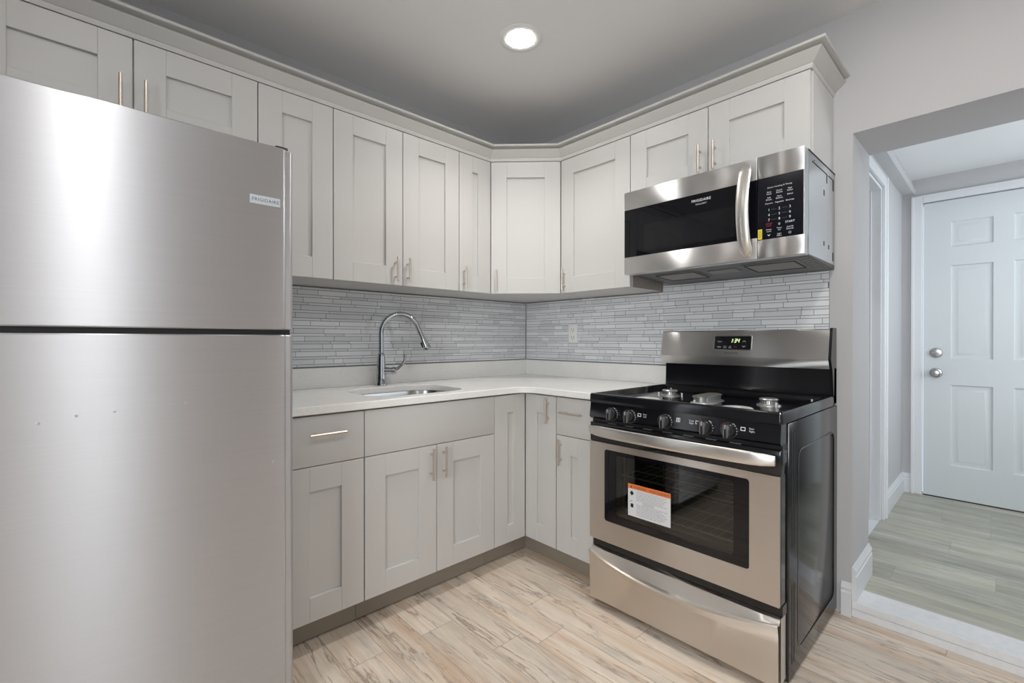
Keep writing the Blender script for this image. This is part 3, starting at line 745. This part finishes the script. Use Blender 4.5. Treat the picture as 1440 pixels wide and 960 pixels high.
# oven door
m = MB(XB)
wo = rrect(47.15, 70.35, 14.95, 27.0, 0.45)
m.prism([[(RXL, 11.35), (RXR-0.15, 11.35), (RXR-0.15, 28.05), (RXL, 28.05)], wo], fmap(XB), 27.6, 28.05)
dor = m.build('oven_door', 'steel_range', g)
m = MB(XB)
m.prism([[(RXL+0.05, 11.4), (RXR-0.1, 11.4), (RXR-0.1, 31.3), (RXL+0.05, 31.3)], rrect(49.0, 68.5, 16.0, 26.4, 0.4)], fmap(XB), 25.6, 27.6)
m.box(RXL+0.05, RXR-0.05, 25.6, 28.0, 28.1, 31.35, 0.12, 2)
m.build('door_frame', 'enamel', dor)
m = MB(XB)
for k in range(7): uu = 47.5+k*3.35; m.box(uu, uu+1.5, 27.0, 27.6, 31.34, 31.42); 
m.each('vent_slot', 'greymetal', dor)
m = MB(XB); m.prism([wo, rrect(49.3, 68.3, 16.1, 26.3, 0.5)], fmap(XB), 27.65, 27.97); m.build('window_border', 'glassblack', dor)
m = MB(XB); m.prism([rrect(49.2, 68.4, 16.0, 26.4, 0.5)], fmap(XB), 27.70, 27.92); m.build('window_glass', 'ovenglass', dor)
def bar(u0, u1, zc, h, va, vm, sag, name, parent, thick=0.55, n=20, mat='bar'):
    m = MB(XB); rings = []
    for i in range(n+1):
        t = i/n; u = u0+(u1-u0)*t; k = math.sin(math.pi*t); k2 = min(1.0, min(t, 1-t)*9)
        v = va+(vm-va)*(k**0.5); z = zc-sag*k; hh = h/2*(0.72+0.28*math.sqrt(k2))
        ring = []
        for j in range(14):
            a = 2*math.pi*j/14; ca, sa = math.cos(a), math.sin(a)
            ring.append((u, v+thick/2*(abs(ca)**0.8)*(1 if ca > 0 else -1), z+hh*(abs(sa)**0.6)*(1 if sa > 0 else -1)))
        rings.append(ring)
    m.loft(rings); return m.build(name, mat, parent)
hd = bar(44.7, 73.75, 30.2, 1.8, 28.9, 30.0, 0.0, 'handle', dor)
m = MB(XB); m.box(45.3, 46.6, 27.9, 29.0, 29.7, 30.8, 0.1); m.box(71.9, 73.2, 27.9, 29.0, 29.7, 30.8, 0.1); m.each('handle_mount', 'plastic', hd)
# sticker
XM = fmap(XB, 28.0)
st_ = MB(XB); st_.box(51.75, 59.15, 27.98, 28.01, 17.15, 22.3); sk = st_.build('warning_sticker', 'paper', dor); sk['label'] = 'white warning sticker with orange header'
m = MB(XB); m.box(51.75, 59.15, 28.005, 28.02, 21.55, 22.3); m.build('sticker_header', 'orange', sk)
m = MB(XB); m.text('\u25B2 WARNING - AVERTISSEMENT', XM, 55.6, 21.70, 0.56, t=0.03, squash=0.86); m.build('header_lettering', 'ink_dark', sk)
m = MB(XB)
m.prism([[(52.1, 20.85), (52.45, 21.25), (52.85, 20.85), (52.45, 20.42)]], fmap(XB), 28.01, 28.03); m.box(52.25, 52.75, 28.01, 28.03, 18.55, 19.15); m.tube([(52.1, 28.02, 19.4), (52.3, 28.02, 19.6), (52.55, 28.02, 19.55)], 0.03, 5)
m.each('sticker_symbol', 'ink_black', sk)
m = MB(XB); rnd = random.Random(4)
for k in range(17):
    z = 21.25-k*0.235
    if 6 < k < 9: m.box(54.4, 56.4, 28.01, 28.02, z, z+0.1); continue
    u = 53.3; e = 58.8-rnd.uniform(0, 1.2)
    while u < e: L = rnd.uniform(0.25, 0.8); m.box(u, min(u+L, e), 28.01, 28.02, z, z+0.09); u += L+0.1
m.build('sticker_small_print', 'paperline', sk)
# storage drawer with bowed lip
m = MB(XB)
rings = []
for (z, v, bow) in ((1.25, 27.9, 0), (1.25, 28.4, 0.0), (3.0, 28.5, 0), (6.2, 28.5, 0.05), (7.6, 28.5, 0.25), (8.35, 28.5, 0.60), (8.75, 28.55, 0.75), (8.95, 28.45, 0.65), (8.9, 28.3, 0.45), (8.6, 28.2, 0.2), (9.7, 27.9, 0.0), (9.85, 27.6, 0.0)):
    row = []
    for i in range(25):
        t = i/24; k = 4*t*(1-t)
        if bow: zz_ = z-0.0-1.75*k*(1 if bow > 0.04 else 0)*min(1, bow/0.25) + 0.55*(1 if bow > 0.04 else 0)
        else: zz_ = z
        row.append((RXL+0.35+(RXR-RXL-0.45)*t, v+bow*(0.5+0.9*k), zz_))
    rings.append(row)
rings_b = [[(p[0], 26.4, p[2]) for p in rings[0]]]
m.loft(rings_b+rings+[[(p[0], 26.4, 9.85) for p in rings[0]]], closed=False, cap=False)
m.box(RXL+0.36, RXR-0.12, 25.6, 27.5, 1.3, 9.8)
drw = m.build('storage_drawer', 'steel_range', g)
m = MB(XB); m.box(RXL+0.2, RXR, 25.3, 27.3, 9.9, 11.3, 0.05); m.build('drawer_gap', 'enamel', g)
# control panel
m = MB(XB)
m.prism([[(24.5, 31.95), (27.7, 31.95), (28.1, 32.3), (27.75, 34.65), (24.5, 34.65)]], lambda a, b, t: (t, a, b), RXL-0.05, RXR-0.05)
cp = m.build('control_panel', 'enamel', g)
m = MB(XB); m.box(RXL, RXR-0.05, 25.3, 27.2, 31.3, 32.0); m.build('panel_lip', 'plastic', cp)
PV = lambda z: 28.1-(z-32.3)*0.35/2.35
CM = lambda a, b, t: (a, PV(b)+t, b)
ku = (48.75, 52.1, 58.35, 64.5, 67.75)
for k, u in enumerate(ku):
    z = 33.15; v = PV(z)
    m = MB(XB); m.lathe([(1.12, -0.05), (1.15, 0.12), (1.02, 0.26), (0.95, 0.9), (0.85, 1.02), (0.2, 1.05)], (u, v, z), (0, 1, 0.12), 28)
    m.box(u-0.20, u+0.20, v+0.3, v+1.5, z-0.95, z+0.98, 0.09, 2)
    kb = m.build('burner_knob', 'plastic', cp)
    m = MB(XB); m.box(u-0.27, u-0.21, v+1.0, v+1.46, z-0.86, z+0.86); m.box(u+0.21, u+0.27, v+1.0, v+1.46, z-0.86, z+0.86); m.each('grip_glint', 'alum', kb)  # bright bars stand in for the two reflections on the grip
    m = MB(XB); m.box(u-0.04, u+0.04, v+1.49, v+1.51, z+0.35, z+0.92); m.build('pointer', 'ink_white', kb)
    m = MB(XB)
    for a_ in (40, 60, 80, 100, 120):
        t_ = R(a_-90+0); m.box(u+1.08*math.cos(R(a_-60))-0.04, u+1.08*math.cos(R(a_-60))+0.04, v+0.16, v+0.24, z+1.08*math.sin(R(a_-60))-0.05, z+1.08*math.sin(R(a_-60))+0.05)
    m.each('dial_mark', 'ink_white', kb)
    m = MB(XB)
    m.box(u-0.75, u-0.35, v+0.12, v+0.27, z+0.78, z+0.92); m.box(u-1.0, u-0.86, v+0.12, v+0.25, z+0.40, z+0.72); m.each('dial_red_mark', 'ink_red', kb)
m = MB(XB)
def sq(u, z, w_=0.62, h_=0.5):
    m.prism([[(u, z), (u+w_, z), (u+w_, z+h_), (u, z+h_)], [(u+0.09, z+0.09), (u+0.09, z+h_-0.09), (u+w_-0.09, z+h_-0.09), (u+w_-0.09, z+0.09)]], CM, 0.0, 0.02)
def dot(u, z): m.box(u, u+0.14, PV(z)-0.02, PV(z)+0.03, z, z+0.14)
sq(53.45, 33.3); dot(53.5, 33.35); m.text('Rear', CM, 54.75, 33.62, 0.34, t=0.02); m.text('Left', CM, 54.75, 33.28, 0.34, t=0.02)
m.build('panel_lettering', 'ink_white', cp); m = MB(XB)
sq(60.0, 33.3, 0.6, 0.6); m.box(60.22, 60.38, PV(33.6)-0.02, PV(33.6)+0.03, 33.38, 33.82)
m.build('panel_lettering', 'ink_white', cp); m = MB(XB)
m.text('Front', CM, 62.35, 33.62, 0.34, t=0.02); m.text('Right', CM, 62.35, 33.28, 0.34, t=0.02); sq(62.95, 33.35, 0.6, 0.5)
m.build('panel_lettering', 'ink_white', cp); m = MB(XB)
sq(69.2, 33.3); m.text('Rear', CM, 70.6, 33.60, 0.34, t=0.02); m.text('Right', CM, 70.65, 33.25, 0.34, t=0.02)
m.build('panel_lettering', 'ink_white', cp)
# cooktop: tray with a raised rim
m = MB(XB)
u0, u1, v0, v1 = RXL-0.1, RXR+0.15, 2.6, 28.1
def ring(i, z, r): return [(a, b, z) for a, b in rrect(u0+i, u1-i, v0+i, v1-i, r, 5)]
rings = [ring(0.05, 34.7, 0.3), ring(0.0, 34.75, 0.35), ring(0.0, 36.05, 0.35), ring(0.12, 36.25, 0.4), ring(0.55, 36.27, 0.5), ring(0.9, 36.0, 0.7), ring(1.6, 35.15, 1.0), ring(2.0, 35.0, 1.0)]
m.loft(rings); ct = m.build('cooktop', 'enamel', g)
def burner(u, v, cap, r=1.35, base_only=False):
    m = MB(XB)
    if base_only:
        m.lathe([(2.3, 35.0), (2.35, 35.2), (2.1, 35.38), (0.7, 35.42), (0.6, 35.3)], (u, v, 0), seg=32)
        return m.build('burner_base', 'whitecap', ct)
    m.lathe([(r+0.45, 34.98), (r+0.4, 35.15), (r+0.1, 35.25), (r, 35.3), (r*0.92, 35.85), (r*0.95, 35.9)], (u, v, 0), seg=36)
    b_ = m.build('burner_base', 'alum', ct)
    m = MB(XB); m.lathe([(r*1.02, 35.9), (r*1.05, 36.0), (r*0.95, 36.16), (0.1, 36.18)], (u, v, 0), seg=36); m.build('burner_cap', 'alum' if cap == 1 else 'plastic', b_)
    m = MB(XB)
    for k in range(24):
        t_ = 2*math.pi*k/24; cu, cv_ = u+r*0.97*math.cos(t_), v+r*0.97*math.sin(t_); m.box(cu-0.035, cu+0.035, cv_-0.035, cv_+0.035, 35.35, 35.85)
    p_ = m.build('flame_port', 'dark', b_)
burner(50.5, 12.0, 1); burner(67.6, 12.2, 1)
burner(50.9, 21.0, 0, base_only=True); burner(65.9, 20.7, 0, base_only=True)
m = MB(XB)
def cap2(z, i): return [(a, b, z) for a, b in rrect(57.7+i, 60.2-i, 11.5+i, 18.6-i, 1.2-i, 6)]
m.loft([cap2(35.0, -0.5), cap2(35.15, -0.4), cap2(35.3, 0.05), cap2(35.95, 0.05)]); bb = m.build('griddle_burner_base', 'alum', ct)
m = MB(XB); m.loft([cap2(35.95, -0.12), cap2(36.15, -0.12), cap2(36.25, 0.1)]); m.build('griddle_burner_cap', 'greymetal', bb)
m = MB(XB)
for (u, v) in ((49.2, 13.8), (69.2, 13.9), (47.0, 5.0), (71.8, 5.0), (59, 20), (53.0, 12.3)): m.tube([(u, v, 35.0), (u, v, 35.75)], 0.13, 10)
m.each('igniter_pin', 'whiteplastic', ct)
# backguard
m = MB(XB)
m.prism([[(0.4, 35.0), (2.4, 35.0), (2.4, 36.0), (1.95, 36.2), (1.75, 40.8), (0.4, 40.8)]], lambda a, b, t: (t, a, b), RXL+0.05, RXR+0.05); bgk = m.build('backguard_base', 'enamel', g)
m = MB(XB)
m.prism([[(0.5, 40.7), (3.0, 40.7), (3.15, 40.95), (3.85, 42.2), (3.88, 42.45), (2.85, 47.15), (2.65, 47.35), (0.5, 47.35)]], lambda a, b, t: (t, a, b), RXL-0.05, RXR-0.35); bgd = m.build('backguard', 'steel', g)
m = MB(XB); m.prism([[(0.35, 34.8), (1.9, 34.8), (3.0, 40.5), (3.95, 42.3), (2.9, 47.3), (2.65, 47.5), (0.35, 47.5)]], lambda a, b, t: (t, a, b), RXR-0.34, RXR+0.05); m.build('end_cap', 'galv_dark', bgd) if 'galv_dark' in M else m.build('end_cap', 'sidepaint', bgd)
GV = lambda z: 3.88-(z-42.45)*1.03/4.7
GM = lambda a, b, t: (a, GV(b)+t, b)
m = MB(XB); m.prism([rrect(55.15, 61.75, 43.72, 46.22, 0.2)], GM, -0.02, 0.06); dp = m.build('display_panel', 'glassblack', bgd)
m = MB(XB); m.prism([rrect(55.0, 61.9, 43.57, 46.37, 0.3), rrect(55.15, 61.75, 43.72, 46.22, 0.2)], GM, -0.02, 0.09); m.build('display_bezel', 'chrome', dp)
m = MB(XB)
segs = {'1': 'bc', '3': 'abgcd', '4': 'fgbc'}
def seg7(ch, u, z, h=0.72, w_=0.40):
    sh = 0.18; T = 0.09
    def q_(a0, a1, b0, b1): m.prism([[(a0+b0*sh, b0), (a1+b0*sh, b0), (a1+b1*sh, b1), (a0+b1*sh, b1)]], lambda a, b, t: GM(u+a, z+b, t), 0.06, 0.075)
    for s1 in segs[ch]:
        if s1 == 'a': q_(0.05, w_-0.05, h-T, h)
        if s1 == 'g': q_(0.05, w_-0.05, h/2-T/2, h/2+T/2)
        if s1 == 'd': q_(0.05, w_-0.05, 0, T)
        if s1 == 'b': q_(w_-T, w_, h/2+0.02, h-0.02)
        if s1 == 'c': q_(w_-T, w_, 0.02, h/2-0.02)
        if s1 == 'f': q_(0, T, h/2+0.02, h-0.02)
seg7('1', 58.0, 45.02); seg7('3', 58.72, 45.02); seg7('4', 59.25, 45.02)
for zz_ in (45.2, 45.5): m.prism([rrect(58.53+0.02, 58.62, zz_, zz_+0.09, 0.02, 1)], GM, 0.06, 0.075)
m.build('clock_digits', 'led', dp)
m = MB(XB)
m.text('Timer', GM, 56.1, 45.1, 0.34, t=0.065); m.text('Bake', GM, 56.1, 44.1, 0.34, t=0.065)
m.text('Temp', GM, 57.15, 44.25, 0.26, t=0.065); m.text('Clean', GM, 57.15, 43.98, 0.26, t=0.065); m.text('Set', GM, 58.1, 44.25, 0.26, t=0.065); m.text('Clock', GM, 58.1, 43.98, 0.26, t=0.065)
for zz_, sg in ((45.1, 1), (44.15, -1)):
    for a_ in (-1, 1): m.prism([[(60.55, zz_+0.12+0.12*sg), (60.55+0.28*a_, zz_+0.12-0.12*sg), (60.55+0.28*a_, zz_+0.2-0.12*sg), (60.55, zz_+0.2+0.12*sg)]], GM, 0.06, 0.075)
m.build('display_lettering', 'ink_white', dp)
m = MB(XB); m.text('OFF', GM, 59.05, 44.1, 0.32, t=0.065); m.build('off_lettering', 'ink_red', dp)
m = MB(XB); m.text('FRIGIDAIRE', GM, 58.35, 42.92, 0.44, t=0.03, spacing=1.1); m.build('brand_lettering', 'ink_dark', bgd)
# feet
for u in (RXL+1.6, RXR-1.6):
    for v in (3.5, 25.6):
        m = MB(XB); m.lathe([(0.8, 0.0), (0.8, 0.35), (0.35, 0.45), (0.35, 1.3)], (u, v, 0), seg=14); m.build('levelling_foot', 'plastic', g)

# ================================================================== microwave
MX0, MX1, MF = 44.2, 73.95, 17.7
g = thing('microwave', (59, -9, 57.3), 'over-the-range stainless steel microwave with black glass door, above the range', 'microwave')
m = MB(XB); m.box(MX0+0.3, MX1-0.05, 0.35, 15.3, 58.0, 73.2, 0.08); body = m.build('body', 'galv', g)
m = MB(XB)
m.prism([[(0.4, 57.3), (15.2, 58.0), (16.3, 58.05), (16.3, 58.4), (0.4, 58.4)]], lambda a, b, t: (t, a, b), MX0+0.5, MX1-0.1); und = m.build('underside', 'plastic', g)
UM = lambda a, b, t: (a, b, 57.3+(b-0.4)*0.047-t)
for a0, a1 in ((47.2, 55.6), (63.3, 71.6)):
    m = MB(XB); m.prism([rrect(a0, a1, 5.2, 12.6, 0.4)], UM, 0.0, 0.12); ft = m.build('grease_filter', 'greymetal', und)
    m = MB(XB)
    m.prism([rrect(a0+0.3, a1-0.3, 5.5, 12.3, 0.4), rrect(a0+0.6, a1-0.6, 5.8, 12.0, 0.3)], UM, 0.12, 0.18); m.build('filter_rim', 'dark', ft)
m = MB(XB); m.prism([rrect(57.0, 61.9, 8.0, 11.0, 0.3)], UM, 0.0, 0.1); m.build('lamp_cover', 'greymetal', und)
m = MB(XB)
for k in range(7):
    v_ = 3.0+k*1.6; m.prism([[(72.1, v_), (73.3, v_+0.4), (73.3, v_+1.2), (72.1, v_+0.8)]], UM, 0.0, 0.06)
m.each('underside_vent', 'greymetal', und)
# side panel details
XS2 = lambda u, v, z: (MX1-0.05+v, -u, z)
m = MB(XS2)
m.box(12.3, 12.7, -0.02, 0.03, 72.3, 72.45)
m.prism([[(5.2, 71.9), (13.6, 71.9), (13.6, 72.1), (5.2, 72.1)]], lambda a, b, t: (a, t, b), -0.02, 0.03)
m.box(5.2, 5.7, -0.02, 0.03, 70.6, 72.1); m.box(1.2, 4.6, -0.02, 0.03, 71.9, 72.1); m.box(1.2, 1.9, -0.02, 0.03, 70.2, 71.9)
m.box(6.8, 7.3, -0.02, 0.03, 68.3, 69.2); m.box(6.8, 7.3, -0.02, 0.03, 60.4, 61.1); m.box(4.0, 4.5, -0.02, 0.03, 60.2, 60.9); m.box(1.3, 1.9, -0.02, 0.03, 58.6, 60.0)
m.each('side_slot', 'dark', body)
m = MB(XB); m.box(MX0+0.2, MX1+0.02, 0.35, 15.6, 73.16, 73.3); m.build('mounting_strip', 'dark', body)
# door (steel frame + glass), control panel side
DX = 67.72
def steelband(a0, a1, z0, z1): 
    m.box(a0, a1, 15.6, 17.7, z0, z1, 0.06, 2)
m = MB(XB)
steelband(MX0, DX-0.05, 69.85, 73.2); steelband(MX0, DX-0.05, 57.85, 61.0); m.box(MX0+0.02, DX-0.07, 15.6, 17.35, 60.9, 69.95)
dor = m.build('door', 'steel', g)
m = MB(XB); m.box(MX0+0.02, DX-0.06, 17.3, 17.66, 61.0, 69.85, 0.03); gl_ = m.build('door_glass', 'glassblack', dor)
m = MB(XB); m.prism([rrect(48.3, 64.4, 61.75, 66.6, 0.15)], fmap(XB), 17.655, 17.67); m.build('viewing_window', 'panel_dim', gl_) if 'panel_dim' in M else m.build('viewing_window', 'winmesh', gl_) if 'winmesh' in M else m.build('viewing_window', plain('window_mesh', (0.010, 0.010, 0.012, 1), 0.06), gl_)
WM = lambda a, b, t: (a, 17.67+t, b)
m = MB(XB); m.text('FRIGIDAIRE', WM, 59.0, 68.55, 0.62, t=0.01, spacing=1.05); m.text('GALLERY', WM, 59.0, 68.0, 0.36, t=0.01, spacing=1.35); m.build('brand_lettering', 'ink_white', gl_)
m = MB(XB)
steelband(DX+0.05, MX1, 69.85, 73.2); steelband(DX+0.05, MX1, 57.85, 60.6); m.box(DX+0.07, MX1-0.02, 15.6, 17.35, 60.5, 69.95)
cp = m.build('control_panel', 'steel', g)
m = MB(XB); m.box(DX+0.06, MX1-0.1, 17.3, 17.68, 60.6, 69.85, 0.03); kp = m.build('keypad', 'panelglass', cp)
m = MB(XB)
C3 = (69.35, 70.75, 72.15)
KM = lambda a, b, t: (a, 17.69+t, b)
m.text('Sensor Cooking & Timing', KM, 70.75, 68.15, 0.30, spacing=1.05)
lab = [[('Auto', 'Cook'), ('Sensor', 'Reheat'), ('Melt', 'Soften')], [('Soft', 'Drinks'), ('Auto', 'Defrost'), ('Baked',)], [('Popcorn',), ('Vegetable',), ('Beverage',)]]
for r_, row in enumerate(lab):
    for k_, ws in enumerate(row):
        for j, w_ in enumerate(ws): m.text(w_, KM, C3[k_], 67.5-r_*0.85-j*0.3, 0.30)
for r_, row in enumerate(('123', '456', '789')):
    for k_, ch in enumerate(row): m.text(ch, KM, C3[k_], 64.75-r_*0.75, 0.52)
m.text('0', KM, C3[1], 62.45, 0.52); m.text('START', KM, C3[2], 62.6, 0.42)
for ws, k_, z in ((('Power', 'Level'), 0, 61.9), (('Timer', 'Set'), 1, 61.95), (('Add 30', 'Seconds'), 2, 61.9), (('Light', 'Hi/Lo'), 1, 61.1)):
    for j, w_ in enumerate(ws): m.text(w_, KM, C3[k_], z-j*0.28, 0.29)
m.prism([[(69.15, 61.25), (69.35, 61.0), (69.55, 61.25), (69.5, 61.3), (69.35, 61.12), (69.2, 61.3)]], KM, 0, 0.01)
n_ = [(72.15+0.17*math.cos(2*math.pi*i/16), 61.15+0.17*math.sin(2*math.pi*i/16)) for i in range(16)]; n2_ = [(72.15+0.13*math.cos(2*math.pi*i/16), 61.15+0.13*math.sin(2*math.pi*i/16)) for i in range(16)]
m.prism([n_, n2_], KM, 0, 0.01)
m.build('keypad_lettering', 'ink_white', kp)
m = MB(XB)
for r_ in range(3):
    z = 64.9-r_*0.75; m.box(69.7, 70.4, 17.685, 17.70, z, z+0.025); m.box(71.1, 71.8, 17.685, 17.70, z, z+0.025)
m.build('keypad_line', 'ink_grey', kp)
m = MB(XB); m.text('STOP', KM, C3[0], 62.7, 0.36); m.text('CANCEL', KM, C3[0], 62.45, 0.2); m.build('stop_lettering', 'ink_red', kp)
m = MB(XB); m.box(67.82, 68.4, 17.68, 17.70, 60.7, 62.2); lb = m.build('yellow_label', 'yellow', kp)
m = MB(XB); 
for k in range(4): m.box(67.92+0.11*k, 67.96+0.11*k, 17.70, 17.71, 60.85, 62.05)
m.build('label_print', 'ink_dark', lb)
# bowed flat handle
m = MB(XB); rings = []
n = 24
for i in range(n+1):
    t = i/n; z = 72.5-(72.5-58.3)*t; k = math.sin(math.pi*t)**0.75
    v = 17.75+0.25+1.75*k; w_ = 0.95 if 0.08 < t < 0.92 else 0.95*(0.35+0.65*math.sqrt(min(t, 1-t)/0.08))
    ring = []
    for j in range(16):
        a = 2*math.pi*j/16; ca, sa = math.cos(a), math.sin(a)
        ring.append((66.25+w_*(abs(ca)**0.55)*(1 if ca > 0 else -1), v+0.28*(abs(sa)**0.7)*(1 if sa > 0 else -1)-0.10*abs(ca), z))
    rings.append(ring)
m.loft(rings); hd = m.build('handle', 'bar', dor)
m = MB(XB); m.box(65.9, 66.6, 17.6, 18.35, 71.2, 71.9, 0.05); m.box(65.9, 66.6, 17.6, 18.35, 58.9, 59.6, 0.05); m.each('handle_post', 'bar', hd)

# ================================================================== downlights
def downlight(x, y, z, label, mat='lamp', r=3.9, lens=2.45, group=None, spot=0):
    t_ = thing('recessed_downlight', (x, y, z-0.2), label, 'ceiling light', group)
    m = MB(); m.lathe([(r, z+0.0), (r, z-0.06), (r-0.25, z-0.16), (lens+0.25, z-0.10), (lens+0.05, z-0.02), (lens+0.05, z+0.0)], (x, y, 0), seg=48, cap=False); m.build('trim_ring', 'whiteplastic', t_)
    m = MB(); m.lathe([(lens+0.1, z-0.02), (lens, z-0.12), (lens*0.6, z-0.20), (0.05, z-0.22)], (x, y, 0), seg=40); m.build('lens', mat, t_)
    if spot:
        l = bpy.data.lights.new('downlight_beam', 'SPOT'); l.energy = spot; l.spot_size = R(120); l.spot_blend = 0.8
        l.shadow_soft_size = 2.0*S; l.color = (1.0, 0.975, 0.945)
        o = bpy.data.objects.new('downlight_beam', l); COL.objects.link(o); o.location = (0, 0, -0.5*S); o.parent = t_
    return t_
downlight(34.2, -35.3, CZ, 'round recessed downlight glowing white in the kitchen ceiling above the counter corner', 'lamp_main', spot=MAIN_SPOT_W)
downlight(50.0, -93.0, CZ, 'recessed ceiling downlight above the refrigerator front, out of the picture', 'lamp_soft')
downlight(93.0, -36.0, CZ, 'recessed ceiling downlight in front of the doorway, out of the picture')
downlight(98.0, -93.0, CZ, 'recessed ceiling downlight above the camera, out of the picture')
downlight(98.0, -150.0, CZ, 'recessed ceiling downlight behind the camera, out of the picture')
downlight(52.0, 46.0, HC, 'added ceiling downlight that brightens the side room off the hall, out of the picture', 'lamp_hall', lens=3.0)  # unseen lamp added to lift the dark strip of side room
downlight(104.0, 46.0, HC, 'recessed ceiling downlight in the hall ceiling, out of the picture', 'lamp_hall', lens=3.0)
for o in bpy.data.objects:
    if 'org' in o: del o['org']
